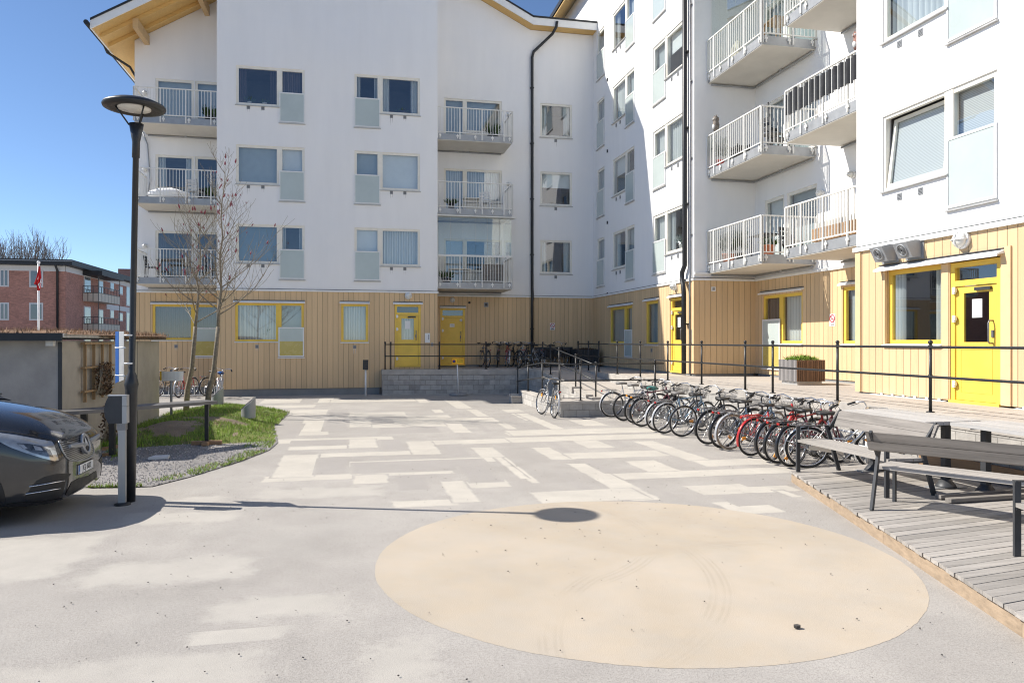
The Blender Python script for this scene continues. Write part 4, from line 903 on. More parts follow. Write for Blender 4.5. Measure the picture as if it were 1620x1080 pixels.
O = [(5.65, 25.2, .0, 1.16), (5.65, 23.65, .44, 1.30), (5.65, 21.8, .44, 1.44), (5.65, 19.9, .44, 1.48), (6.13, 19.5, .44, 1.48), (8.30, 19.5, .44, 1.48)]
railing('black railing around the low ramp landing, silver where the paint has worn', [[(5.64, 25.3, 1.15), (5.64, 23.65, 1.31), (5.64, 21.8, 1.45), (5.64, 19.55, 1.48), (5.68, 19.49, 1.48), (6.13, 19.48, 1.48), (8.55, 19.48, 1.48)]], O)
# ------------------------------------------------------------------ timber deck with benches and tables
DZ = .17
bd = Vector((.988, .156, 0)); ed = Vector((-.303, -.953, 0)); F1 = Vector((6.27, 9.80, 0))
dk = thing('wooden_deck', 'low weathered grey timber deck with a pine edge board beside the tan circle', 'deck', F1)
g = MB(); pr = Vector((.156, -.988, 0)); step = .128; n = 68
for i in range(n):
    a = F1+ed*(step/.894*i); wv = pr*(step-.009)
    L = (8.44-a.x)/bd.x; j = random.uniform(-.012, .012); a2 = a+ed*((step-.009)/.894)
    a = a-bd*j*1; a2 = a2-bd*j
    e1 = Vector((8.44, a.y+bd.y*L, 0)); e2 = Vector((8.44, a2.y+bd.y*(8.44-a2.x)/bd.x, 0)); zz = Vector((0, 0, DZ-.032+random.uniform(-.002, .002)))
    g.prism([a+zz, e1+zz, e2+zz, a2+zz], (0, 0, .032))
g.build('boards', 'deck', dk)
g = MB(); inn = Vector((.953, -.303, 0))*.03; e0 = F1+inn*.9
for (s0, s1) in ((-.0, 3.35), (3.353, 5.75), (5.753, 9.2)):
    a = e0+ed*s0; b = e0+ed*s1; g.prism([a, b, b+inn, a+inn], (0, 0, .134))
b = F1+bd*2.18; g.prism([F1+inn*2-pr*.01, b-pr*.01, b+pr*.02, F1+inn*2+pr*.02], (0, 0, .134))
g.build('edge_board', 'deckedge', dk)
g = MB(); g.bar((8.39, 9.7, .30), (8.39, 5.5, .30), .03, .2); g.bar((8.43, 9.2, .55), (8.43, 5.6, .55), .02, .12); g.build('back_board', 'oldwood', dk)
for q in (((1500, 793), (1640, 784)), ((1484, 787), (1640, 776))):
    a, b = onZ(*q[0], DZ+.02), onZ(*q[1], DZ+.02); g = MB(); g.bar(a+up*.015, b+up*.015, .09, .045)
    mesh_thing(g, 'timber_offcut', 'benchback', ('thin timber plank lying loose on the deck, nearest the bench' if q[0][0] == 1500 else 'loose thin timber plank nearest the table feet, behind a similar one'), 'plank', 'loose planks on the deck')
def bench(label, loc, rot, L, arms=(True, True)):
    t = thing('park_bench', label, 'bench', (loc[0], loc[1], DZ), (0, 0, rot), 'benches on the timber deck')
    g = MB()
    for k in range(4): y = -.015-k*.118; g.box(-.02, L+.02, y-.11, y, .435, .47)
    g.build('seat', 'bench', t, local=True)
    g = MB()
    for k in range(2):
        z0, z1 = .655+k*.105, .655+k*.105+.10; y0, y1 = -.60-(z0-.655)*.45, -.60-(z1-.655)*.45
        g.prism([(-.03, y0, z0), (-.03, y0-.035, z0+.012), (-.03, y1-.035, z1+.012), (-.03, y1, z1)], (L+.06, 0, 0))
    g.build('backrest', 'benchback', t, local=True)
    for i, x in enumerate((0.03, L-.03)):
        g = MB(); zt = .66 if arms[i] else .43
        g.bar((x, -.035, 0), (x, -.035, zt), .055, .03, 0, (1, 0, 0)); g.build('leg', 'char', t, local=True)
        g = MB(); g.bar((x, -.70, 0), (x, -.50, .655), .055, .03, 0, (1, 0, 0)); g.build('leg', 'char', t, local=True)
        g = MB(); g.bar((x, -.53, .60), (x, -.735, .88), .045, .03, 0, (1, 0, 0)); g.bar((x, -.02, .42), (x, -.58, .42), .04, .03, 0); 
        if arms[i]: g.bar((x, -.01, .66), (x, -.52, .66), .055, .012, 0)
        g.build('frame', 'char', t, local=True)
    return t
bench('grey plank bench at the far end of the deck next to the white bicycle', (6.27, 7.79), R(90), 1.88)
bench('grey plank bench seen from behind, dark backrest towards the tan circle', (6.26, 7.66), math.atan2(-.86, .51), 2.3, (False, True))
bench('grey plank bench at the right edge of the picture, mostly cut off by it', (5.68-.303*1.9, 5.49-.953*1.9), math.atan2(.953, .303), 1.9)
def table(label, x0, x1, y0, y1, legs):
    t = thing('picnic_table', label, 'table', ((x0+x1)/2, (y0+y1)/2, DZ), (0, 0, 0), 'tables on the timber deck'); zt = 1.03
    g = MB(); n = 6; w = (x1-x0)/n
    for k in range(n): g.box(x0+k*w, x0+(k+1)*w-.006, y0, y1, zt-.045, zt)
    g.build('tabletop', 'tableplank', t)
    for (x, y) in legs:
        g = MB(); g.box(x-.042, x+.042, y-.04, y+.04, DZ+.02, zt-.045); g.box(x-.2, x+.2, y-.03, y+.03, zt-.065, zt-.046)
        g.lathe([(.13, 0), (.12, .02), (.06, .10)], (x, y, DZ+.012), 12)
        g.build('leg', 'char', t)
        g = MB(); g.box(x-.24, x+.24, y-.09, y+.09, DZ+.001, DZ+.013); g.build('foot_plate', 'steel', t)
table('grey plank table directly behind the far bench', 7.10, 7.94, 8.12, 9.86, [(7.44, 9.5), (7.50, 8.22)])
table('grey plank table reaching out of the right edge of the picture', 7.42, 8.24, 6.25, 8.06, [(7.68, 7.78), (7.68, 6.6)])
# ------------------------------------------------------------------ lamp post, charging post, signs
b = onZ(204.5, 793)
lp = thing('street_lamp', 'black park lamp with a flat disc shade at the edge of the yard', 'street lamp', b)
g = MB(); g.lathe([(.072, 0), (.072, 1.42), (.078, 1.46), (.085, 1.50), (.078, 1.54), (.06, 1.62), (.039, 1.66), (.036, 4.40), (.046, 4.41), (.046, 4.60), (.052, 4.64), (.088, 4.84)], b, 20, 0, Vector((.0175, 0, 1)).normalized()); g.build('pole', 'black', lp)
hz = b+Vector((.06, 0, 5.07))
g = MB()
for k in range(3): a = R(75+120*k); g.tube([b+Vector((.075+.075*cos(a), .075*sin(a), 4.82)), hz+Vector((.22*cos(a), .22*sin(a), -.02))], .011, 6)
g.build('strut', 'black', lp)
g = MB(); g.lathe([(.20, -.03), (.29, -.05), (.365, -.035), (.375, -.013), (.365, .01), (.27, .055), (.10, .085), (.01, .09)], hz, 40); hd = g.build('lamp_shade', 'black', lp)
g = MB(); g.lathe([(.20, 0), (.195, -.022), (.01, -.03)], hz+Vector((0, 0, -.022)), 32); g.build('diffuser', 'lampglass', hd)
# parking sign strapped to the lamp post
pc = b+Vector((0, 0, 0)); sd = Vector((-.35, .94, 0)).normalized()
t = thing('parking_sign', 'narrow white and blue sign panel strapped to the black lamp post', 'sign', b+Vector((0, 0, 1.6)))
g = MB(); q = b+Vector((-.065, .02, 0)); sx = Vector((-.52, .85, 0)).normalized()
def sq(u, z): return q+sx*u+Vector((0, 0, z-.16))
nn = Vector((-.85, -.52, 0))*.006
g.prism([sq(0, 1.72), sq(.34, 1.66), sq(.34, 2.34), sq(0, 2.34)], nn, 0); g.prism([sq(.20, 1.69)+nn*1.2, sq(.34, 1.66)+nn*1.2, sq(.34, 2.34)+nn*1.2, sq(.20, 2.34)+nn*1.2], nn*.3, 1)
g.prism([sq(.2, 1.69)-nn*.3, sq(.34, 1.66)-nn*.3, sq(.34, 2.34)-nn*.3, sq(.20, 2.34)-nn*.3], nn*.25, 1); g.build('panel', ['sill', 'blue'], t)
for z in (1.77, 2.13):
    g = MB(); g.tube([sq(.36, z-.0), sq(-.02, z)], .012, 6); g.ring(b+Vector((0, 0, z)), (0, 0, 1), .05, .012, 18, 6); g.build('clamp', 'alu', t)
b2 = onZ(193.5, 798)
t = thing('charging_post', 'grey steel post with a black socket box standing in front of the lamp post', 'charging post', b2)
g = MB(); g.box(b2.x-.042, b2.x+.042, b2.y-.03, b2.y+.03, .02, 1.02); g.build('post', 'silver', t)
g = MB(); g.lathe([(.10, 0), (.09, .02), (.05, .03)], b2, 14); g.build('foot', 'black', t)
g = MB(); x0, x1 = b2.x-.185, b2.x+.02; z0, z1 = 1.03, 1.37
g.prism([(x0+.05, b2.y-.09, z0), (x1, b2.y-.09, z0), (x1, b2.y-.09, z1), (x0+.05, b2.y-.09, z1), (x0+.012, b2.y-.09, z1-.09), (x0, b2.y-.09, (z0+z1)/2), (x0+.012, b2.y-.09, z0+.08)], (0, .11, 0)); bx = g.build('socket_box', 'char', t)
g = MB(); g.box(x1+.002, x1+.055, b2.y-.095, b2.y+.025, z0, z0+.21); g.box(x1+.002, x1+.055, b2.y-.095, b2.y+.025, z0+.214, z1); g.box(x0+.04, x1+.055, b2.y-.095, b2.y+.025, z1+.001, z1+.012); g.build('cover', 'silver', bx)
g = MB(); g.box(b2.x-.05, b2.x+.05, b2.y-.05, b2.y+.04, .94, 1.03); g.build('bracket', 'gunmetal', t)
b3 = Vector((.55, 28.6, 0))
t = thing('outlet_post', 'white post with a small black box by the end of the block wall', 'post', b3)
g = MB(); g.tube([b3, b3+up*1.05], .035, 10); g.build('post', 'white', t)
g = MB(); g.prism([(b3.x-.11, b3.y-.1, 1.0), (b3.x+.09, b3.y-.1, .98), (b3.x+.1, b3.y-.1, 1.36), (b3.x-.1, b3.y-.1, 1.36)], (0, .16, 0)); g.build('box', 'black', t)
b4 = Vector((4.0, 28.1, 0))
t = thing('no_parking_sign', 'yellow no parking sign on a slim grey stand in front of the block wall', 'sign', b4)
g = MB(); g.lathe([(.34, 0), (.35, .05), (.30, .09), (.05, .10)], b4, 24); g.build('foot', 'plinth', t)
g = MB(); g.tube([b4+up*.09, b4+Vector((-.06, 0, 1.42))], .025, 8); g.build('post', 'alu', t)
g = MB(); sx0, sx1, sy, sz0, sz1 = b4.x-.27, b4.x+.21, b4.y-.03, 1.18, 1.42
g.box(sx0, sx1, sy-.01, sy, sz0, sz1, 0); g.box(sx0+.02, sx1-.02, sy-.013, sy-.01, sz0+.02, sz1-.02, 1)
c = Vector((sx0+.09, sy-.014, (sz0+sz1)/2)); g.lathe([(.062, 0), (.062, .003)], c, 20, 2, (0, -1, 0)); g.lathe([(.045, .003), (.045, .005)], c, 20, 3, (0, -1, 0)); g.bar(c+Vector((-.04, -.006, .04)), c+Vector((.04, -.006, -.04)), .003, .016, 2, (0, 1, 0))
stamp(g, 'Parkering\nförbjuden', .062, (b4.x+.055, sy-.0145, (sz0+sz1)/2+.015), (1, 0, 0), mi=4); g.build('sign_face', ['signorange', 'signyellow', 'signred', 'blue', 'ink'], t)
# ------------------------------------------------------------------ shed
SX, SY = -5.1, 14.86
sh = thing('shed', 'low grey rendered shed with a brown sedum roof left of the yard', 'shed', (SX-3.5, SY+3.5, 0))
g = MB(); g.box(-13, SX-.003, SY, SY+.2, 0, 2.06); g.build('front_wall', 'shedgrey', sh)
g = MB(); g.box(SX-.2, SX, SY+.004, 21.9, 0, 2.06, 0); g.box(SX-.002, SX+.004, 19.75, 19.77, 0, 2.06, 1); g.box(-13, SX-.21, 21.7, 21.9, 0, 2.06, 0)
g.build('side_wall', ['shedbeige', 'char'], sh)
g = MB(); g.box(SX-.05, SX+.012, SY-.012, SY+.01, 0, 2.04); g.build('corner_strip', 'char', sh)
g = MB(); g.box(-13.2, SX+.10, SY-.32, 22.2, 2.10, 2.17); rf = g.build('roof', 'roofblack', sh)
g = MB(); g.box(-13.2, SX+.13, SY-.36, SY-.322, 2.06, 2.20); g.build('fascia', 'roofblack', rf)
g = MB(); g.box(SX+.102, SX+.135, SY-.30, SY+2.2, 2.12, 2.19); g.box(SX-.2, SX-.08, SY-.16, SY-.02, 1.97, 2.09); g.build('edge_strip', 'flash', rf)
g = MB()
nx, ny = 40, 44; vs = []; fs = []
for j in range(ny+1):
    for i in range(nx+1):
        x = -13.15+(SX+.22+13.15)*i/nx; y = SY-.28+(7.45)*j/ny; e = min(i, nx-i, j, ny-j)
        vs.append((x, y, 2.175+(random.uniform(.02, .09) if e > 0 else .0)))
for j in range(ny):
    for i in range(nx): k = j*(nx+1)+i; fs.append((k, k+1, k+nx+2, k+nx+1))
g.add(vs, fs, 0, False); g.build('sedum_mat', 'sedum', rf)
g = MB()
for _ in range(6500):
    x, y = (random.uniform(-12.5, SX+.2), random.uniform(SY-.25, 22)) if random.random() < .6 else (random.uniform(SX-1.2, SX+.24), random.uniform(SY-.25, 22))
    h = random.uniform(.04, .15); a = random.random()*6.3; d = Vector((cos(a), sin(a), 0))*random.uniform(.004, .012); l = Vector((random.uniform(-.05, .05), random.uniform(-.05, .05), h)); p = Vector((x, y, 2.19))
    g.add([p-d, p+d, p+l], [(0, 1, 2)])
for _ in range(1500):                                                # dry tufts hanging over the edge
    y = random.uniform(SY+1.6, 22); p = Vector((SX+.16+random.uniform(-.05, .06), y, 2.17)); l = Vector((random.uniform(.0, .07), random.uniform(-.04, .04), -random.uniform(.0, .09))); d = Vector((0, random.uniform(.004, .012), 0)); g.add([p-d, p+d, p+l], [(0, 1, 2)])
tag(g.build('dry_stalks', M('dry_sedum', (.30, .19, .11), .9, var=.4, island=.5), rf), kind='stuff')
tl = thing('trellis', 'brown wooden trellis leaning on the beige shed wall', 'trellis', (SX+.06, 16.6, 0))
def lath(px0, y0_, px1, y1_, w, d0): 
    a, b = onX(px0, y0_, SX+d0), onX(px1, y1_, SX+d0); g.bar(a, b, .035, w, 0, (1, 0, 0)); 
g = MB(); lath(134.5, 541, 134.5, 636, .05, .06); lath(148.5, 541, 148.5, 632, .05, .06); lath(162, 541, 162, 628, .05, .06); lath(174.5, 541, 174.5, 622, .05, .06); g.build('upright', 'trellis', tl)
g = MB(); lath(131, 543, 178, 543, .08, .095); lath(131, 582, 178, 577, .08, .095); lath(131, 620, 178, 612, .08, .095); g.build('crossbar', 'trellis', tl)
# ------------------------------------------------------------------ long standing table by the shed
tt = thing('standing_table', 'long dark narrow table on black legs beside the shed, its far end in the sun', 'table', (-3.7, 14.9, 0))
A, B = Vector((-4.62, 13.95, .885)), Vector((-2.72, 15.72, .885)); d = (B-A).normalized(); nrm = Vector((-d.y, d.x, 0))
g = MB(); poly = [A+nrm*.24, A-d*.22+nrm*.14, A-d*.28, A-d*.22-nrm*.14, A-nrm*.24, B-nrm*.24, B+nrm*.24]; g.prism(poly, (0, 0, -.06)); g.build('tabletop', M('table_board', (.13, .125, .12), .5, var=.12, vs=4), tt)
for (p, w) in ((A+d*.25+nrm*.12, .09), (A+d*.62-nrm*.1, .09), (B-d*.08, .07)):
    g = MB(); g.bar(p+Vector((0, 0, .02)), p.xy.to_3d()+Vector((0, 0, .845)), w, w*.8, 0, (1, 0, 0)); 
    g = MB(); g.box(p.x-w/2, p.x+w/2, p.y-w/2, p.y+w/2, .06, .84); g.build('leg', 'black', tt)
g = MB(); p = B-d*.08; g.box(p.x-.28, p.x+.28, p.y-.06, p.y+.06, .02, .09); g.box(p.x-.06, p.x+.06, p.y-.25, p.y+.25, .02, .08); g.build('foot_block', 'oldwood', tt)
# ------------------------------------------------------------------ wooden planters
def planter(label, c, s, h, mats_, plant):
    t = thing('planter_box', label, 'planter', c)
    g = MB(); x, y, z = c; g.box(x-s+.03, x+s-.03, y-s+.03, y+s-.03, z+.1, z+h-.02, 0); g.box(x-s+.06, x+s-.06, y-s+.06, y+s-.06, z, z+.1, 1); g.build('box', ['char', 'sill'], t)
    g = MB(); n = 14
    for k in range(n):
        u = -s+(2*s)*(k+.5)/n; w = s/n*.72
        g.box(x+u-w, x+u+w, y-s, y-s+.025, z+.09, z+h, 0); g.box(x-s, x-s+.025, y+u-w, y+u+w, z+.09, z+h, 1); g.box(x+u-w, x+u+w, y+s-.025, y+s, z+.09, z+h, 0); g.box(x+s-.025, x+s, y+u-w, y+u+w, z+.09, z+h, 1)
    g.build('slats', list(mats_), t)
    g = MB()
    for _ in range(900):
        a = random.random()*6.3; r = s*.9*math.sqrt(random.random()); p = Vector((x+r*cos(a), y+r*sin(a), z+h-.04)); hh = plant*(1.1-r/s*.6)*random.uniform(.4, 1); a2 = random.random()*6.3
        dd = Vector((cos(a2), sin(a2), 0))*.014; l = Vector((random.uniform(-.12, .12), random.uniform(-.12, .12), hh)); g.add([p-dd, p+dd, p+l*.6+dd*.8, p+l], [(0, 1, 2, 3)])
    g.build('foliage', 'blade' if plant > .15 else 'deadleaf', t); return t
planter('square slatted wooden planter with a low green shrub on the sunlit terrace', (11.15, 16.9, TZ), .40, .62, ('slatbrown', 'slatgrey'), .22)
planter('dark slatted wooden planter in the shaded corner of the terrace', (9.75, 30.4, TZ), .48, .75, ('char', 'char'), .14)
# shaded bench against the back wall
t = thing('park_bench', 'dark bench with a high back in the shaded terrace corner next to the black planter', 'bench', (8.6, 30.9, TZ))
g = MB(); g.box(7.75, 9.45, 30.75, 31.15, TZ+.42, TZ+.47); g.build('seat', 'char', t); g = MB(); g.box(7.75, 9.45, 31.2, 31.25, TZ+.5, TZ+.84); g.build('backrest', 'char', t)
for x in (7.85, 9.35): g = MB(); g.box(x-.03, x+.03, 30.78, 30.84, TZ, TZ+.42); g.box(x-.03, x+.03, 31.16, 31.2, TZ, TZ+.8); g.build('leg', 'black', t)
# ================================================================== bicycles
MC = {}
def cached(key, fn):
    if key not in MC:
        g = MB(); fn(g); o = g.build('bike_mesh', 'bikeblack'); MC[key] = o.data; bpy.data.objects.remove(o)
    return MC[key]
RW = .345
def w_tyre(g): g.ring((0, 0, 0), (0, 1, 0), RW-.019, .0195, 40, 8)
def w_tyre_fat(g): g.ring((0, 0, 0), (0, 1, 0), RW-.026, .027, 40, 8)
def w_rim(g):
    g.ring((0, 0, 0), (0, 1, 0), RW-.046, .011, 40, 6); g.lathe([(.018, -.05), (.026, -.045), (.015, -.03), (.015, .03), (.026, .045), (.018, .05)], (0, 0, 0), 12, 0, (0, 1, 0))
    for k in range(20):
        a = 2*pi*k/20; b = a+(.5 if k % 2 else -.5); s = .03 if k % 4 < 2 else -.03
        g.tube([(.022*cos(b), s, .022*sin(b)), ((RW-.05)*cos(a), 0, (RW-.05)*sin(a))], .0018, 4, caps=False)
def stays(g, tx, tz):
    for s in (-1, 1):
        g.tube([(.42, s*.035, .285), (0, s*.065, RW)], .0095, 6); g.tube([(tx, s*.02, tz), (.16, s*.062, .55), (0, s*.065, RW)], .008, 6)
def f_diamond(g):
    g.tube([(.44, 0, .285), (.295, 0, .80)], .0155, 8); g.tube([(.31, 0, .765), (.875, 0, .835)], .0145, 8); g.tube([(.915, 0, .715), (.44, 0, .285)], .018, 8); g.tube([(.855, 0, .895), (.925, 0, .685)], .02, 8); stays(g, .31, .76)
    g.lathe([(.026, -.036), (.026, .036)], (.44, 0, .285), 12, 0, (0, 1, 0))
def f_step(g):
    g.tube([(.44, 0, .285), (.295, 0, .80)], .0155, 8); g.tube([(.91, 0, .73), (.80, 0, .56), (.64, 0, .395), (.44, 0, .285)], .018, 8); g.tube([(.885, 0, .80), (.77, 0, .66), (.60, 0, .49), (.375, 0, .51)], .013, 8); g.tube([(.85, 0, .92), (.925, 0, .685)], .02, 8); stays(g, .31, .74)
    g.lathe([(.026, -.036), (.026, .036)], (.44, 0, .285), 12, 0, (0, 1, 0))
def fork(g):
    g.tube([(.925, -.05, .68), (.925, .05, .68)], .016, 8)
    for s in (-1, 1): g.tube([(.925, s*.052, .685), (.99, s*.054, .50), (1.03, s*.054, .40), (1.07, s*.052, RW)], [.014, .013, .011, .009], 8)
def hb_up(g):
    g.tube([(.86, 0, .88), (.835, 0, .99), (.87, 0, 1.01)], .012, 8)
    g.tube([(.64, -.30, .985), (.76, -.285, 1.035), (.86, -.20, 1.06), (.88, -.08, 1.025), (.87, 0, 1.01), (.88, .08, 1.025), (.86, .20, 1.06), (.76, .285, 1.035), (.64, .30, .985)], .0115, 8)
def hb_flat(g):
    g.tube([(.86, 0, .88), (.84, 0, .97), (.90, 0, .99)], .014, 8); g.tube([(.84, -.31, 1.005), (.89, -.12, .992), (.90, 0, .99), (.89, .12, .992), (.84, .31, 1.005)], .012, 8)
def grip(g, flat, s):
    if 1:
        if flat: g.tube([(.865, s*.20, 1.0), (.838, s*.325, 1.006)], .0175, 8); g.tube([(.89, s*.19, .985), (.875, s*.27, .965)], .006, 6)
        else: g.tube([(.75, s*.288, 1.03), (.63, s*.302, .98)], .0175, 8); g.tube([(.80, s*.26, 1.02), (.68, s*.30, .962)], .006, 6)
def cables(g):
    g.tube([(.88, .1, 1.0), (.99, .08, .98), (.99, 0, .85), (.94, .03, .70)], .0035, 5); g.tube([(.87, -.1, 1.0), (.97, -.09, .93), (.92, -.02, .80)], .0035, 5)
def saddle(g):
    g.tube([(.298, 0, .78), (.275, 0, .885)], .0125, 8)
    pr = [(-.14, .075, .92), (-.11, .115, .93), (-.03, .105, .928), (.05, .05, .925), (.12, .026, .922), (.165, .018, .915)]
    vs = []; n = 10
    for (x, wd, z) in pr:
        for k in range(n):
            a = 2*pi*k/n; vs.append((.26+x, wd*cos(a), z+(.03 if sin(a) < 0 else .022)*sin(a)*(1.3 if sin(a) < 0 else 1)))
    fs = [(i*n+k, i*n+(k+1) % n, (i+1)*n+(k+1) % n, (i+1)*n+k) for i in range(len(pr)-1) for k in range(n)]+[tuple(range(n))[::-1], tuple(range(n*(len(pr)-1), n*len(pr)))]
    g.add(vs, fs, 0, True)
def fender(g, a0, a1):
    n = 16; R1 = RW+.022; vs = []; fs = []
    for i in range(n+1):
        a = R(a0+(a1-a0)*i/n)
        for (y, r) in ((-.026, R1-.012), (-.018, R1), (.018, R1), (.026, R1-.012)): vs.append((r*cos(a), y, r*sin(a)))
    for i in range(n):
        for k in range(3): fs.append((i*4+k, i*4+k+1, (i+1)*4+k+1, (i+1)*4+k))
    g.add(vs, fs, 0, True)
    for s in (-1, 1): a = R(a0*.72+a1*.28); g.tube([(0, s*.062, 0), ((R1-.01)*cos(a), s*.024, (R1-.01)*sin(a))], .0028, 5)
def rack(g):
    for s in (-1, 1):
        g.tube([(.22, s*.03, .70), (.16, s*.06, .735), (-.28, s*.065, .735), (-.30, 0, .735)], .0055, 6); g.tube([(-.16, s*.063, .735), (0, s*.07, RW)], .005, 6); g.tube([(-.02, s*.063, .735), (0, s*.07, RW)], .005, 6)
    for x in (-.25, -.15, -.05, .05, .13): g.tube([(x, -.062, .737), (x, .062, .737)], .004, 5)
    g.tube([(-.24, 0, .739), (.14, 0, .742)], .006, 5); g.box(-.2, .1, -.025, .025, .745, .757)
def crank(g):
    g.lathe([(.085, -.004), (.085, .004)], (.44, -.055, .285), 24, 0, (0, 1, 0)); g.ring((.44, -.055, .285), (0, 1, 0), .08, .008, 24, 5)
    g.bar((.44, -.075, .285), (.56, -.085, .20), .018, .012); g.bar((.44, .07, .285), (.32, .085, .37), .018, .012)
    g.box(.515, .605, -.18, -.095, .188, .208); g.box(.275, .365, .095, .18, .362, .382)
    g.tube([(.42, -.055, .365), (0, -.05, RW+.03)], .004, 4); g.tube([(.42, -.055, .205), (0, -.05, RW-.03)], .004, 4)
    g.tube([(.30, .07, .30), (.19, .20, .015)], .008, 6)
def guard(g): g.prism([(.0, -.075, RW+.05), (.42, -.075, .385), (.53, -.075, .33), (.54, -.075, .25), (.45, -.075, .19), (.40, -.075, .28), (0, -.075, RW-.01)], (0, .012, 0))
def basket(g):
    x0, x1, yw, z0, z1 = .93, 1.20, .17, .76, .98
    for z, e in ((z0, .03), (z0+.07, .02), (z0+.145, .01), (z1, 0)): 
        a, b, c = x0+e, x1-e, yw-e; g.tube([(a, -c, z), (b, -c, z), (b, c, z), (a, c, z), (a, -c, z)], .005 if z == z1 else .0028, 4)
    for k in range(10):
        t = k/9
        for sy in (-1, 1): g.tube([(x0+.03+(x1-x0-.06)*t, sy*(yw-.03), z0), (x0+(x1-x0)*t, sy*yw, z1)], .0025, 4)
        y = -yw+2*yw*t
        for x, e in ((x0, .03), (x1, -.03)): g.tube([(x+e, y*.82, z0), (x, y, z1)], .0025, 4)
        g.tube([(x0+.03, y*.82, z0), (x1-.03, y*.82, z0)], .0025, 4)
def refl(g): g.box(-.325, -.30, -.022, .022, .70, .735)
def spokerefl(g): g.prism([(-.03, -.006, -.25), (.03, -.006, -.25), (.024, -.006, -.16), (-.024, -.006, -.16)], (0, .012, 0))
def lampf(g): g.lathe([(.03, 0), (.034, .03), (.012, .05)], (1.0, 0, .80), 14, 0, (-1, 0, 0)); g.tube([(.96, 0, .80), (.92, 0, .78)], .006, 5)
def seatcover(g): g.ball((.25, 0, .92), .14, 12, 8, 0, (1.05, .85, .42))
def crate(g): g.box(-.27, .12, -.16, .16, .76, .77); [g.box(-.27, .12, s*.16-.006, s*.16+.006, .77, .98) for s in (-1, 1)]; [g.box(x-.006, x+.006, -.154, .154, .77, .98) for x in (-.27, .12)]
def lugg(g): g.box(-.3, .14, -.26, -.11, .36, .74); g.box(-.3, .14, .11, .26, .36, .74); g.box(-.3, .14, -.11, .11, .748, .79)
t_steer = [0]
def part(nm, key, fn, mat, par, loc=(0, 0, 0), rot=(0, 0, 0)):
    o = bpy.data.objects.new(nm, cached(key, fn)); COL.objects.link(o); o.parent = par; o.location = loc; o.rotation_euler = rot
    if t_steer[0] and (loc[0] > .9 or nm in ('fork', 'handlebar', 'basket', 'headlight')) and par.type == 'EMPTY':
        P_ = Vector((.885, 0, 0)); rz = Matrix.Rotation(t_steer[0], 3, 'Z'); o.location = P_+rz @ (Vector(loc)-P_); o.rotation_euler = (rot[0], rot[1], t_steer[0])
    o.material_slots[0].link = 'OBJECT'; o.material_slots[0].material = MAT[mat]; return o
def bike(label, loc, heading, lean=6, frame='step', col='bikeblack', bar='up', fend='bikeblack', rk=True, bk=None, sad='saddle', tyre='rubber', gd=False, tail='reflred', orange=True, group=None, steer=0, extra=None, fat=False, rim='chrome'):
    t_steer[0] = R(steer if steer else random.uniform(-16, 16))
    t = thing('bicycle', label, 'bicycle', loc, (R(lean), 0, R(90-heading)), group)
    fr = part('frame', 'f_'+frame, f_step if frame == 'step' else f_diamond, col, t)
    for nm, x in (('w', 0), ('w', 1.07)):
        w = part('wheel', 'tyre_fat' if fat else 'tyre', w_tyre_fat if fat else w_tyre, tyre, t, (x, 0, RW), (0, random.random()*6, 0)); part('rim', 'rim', w_rim, rim, w)
        if orange: part('spoke_reflector', 'sref', spokerefl, 'orange', w)
    part('fork', 'fork', fork, col, t)
    h = part('handlebar', 'hb_'+bar, hb_up if bar == 'up' else hb_flat, 'chrome' if bar == 'up' else 'bikeblack', t); [part('grip', 'gr_%s%d' % (bar, s), lambda g: grip(g, bar != 'up', s), 'rubber', h) for s in (-1, 1)]; part('cable', 'cables', cables, 'rubber', h)
    part('saddle', 'saddle', saddle, sad, t); c = part('crankset', 'crank', crank, 'gunmetal', t)
    if gd: part('chain_guard', 'guard', guard, gd, t)
    if fend:
        part('mudguard', 'fend_r', lambda g: fender(g, 205, 45), fend, t, (0, 0, RW)); part('mudguard', 'fend_f', lambda g: fender(g, 225, 55), fend, t, (1.07, 0, RW))
    if rk: part('carrier', 'rack', rack, 'gunmetal' if rk is True else rk, t)
    if tail: part('tail_reflector', 'refl', refl, tail, t)
    if bk: part('basket', 'basket', basket, bk, t)
    else: part('headlight', 'lampf', lampf, 'gunmetal', t)
    if extra == 'cover': part('saddle_cover', 'scover', seatcover, 'bikegreen', t)
    if extra == 'bluecover': part('saddle_cover', 'scover', seatcover, 'blue', t)
    if extra == 'crate': part('crate', 'crate', crate, 'bikeblack', t)
    if extra == 'bags': part('pannier_bags', 'lugg', lugg, 'darkfabric', t)
    return t
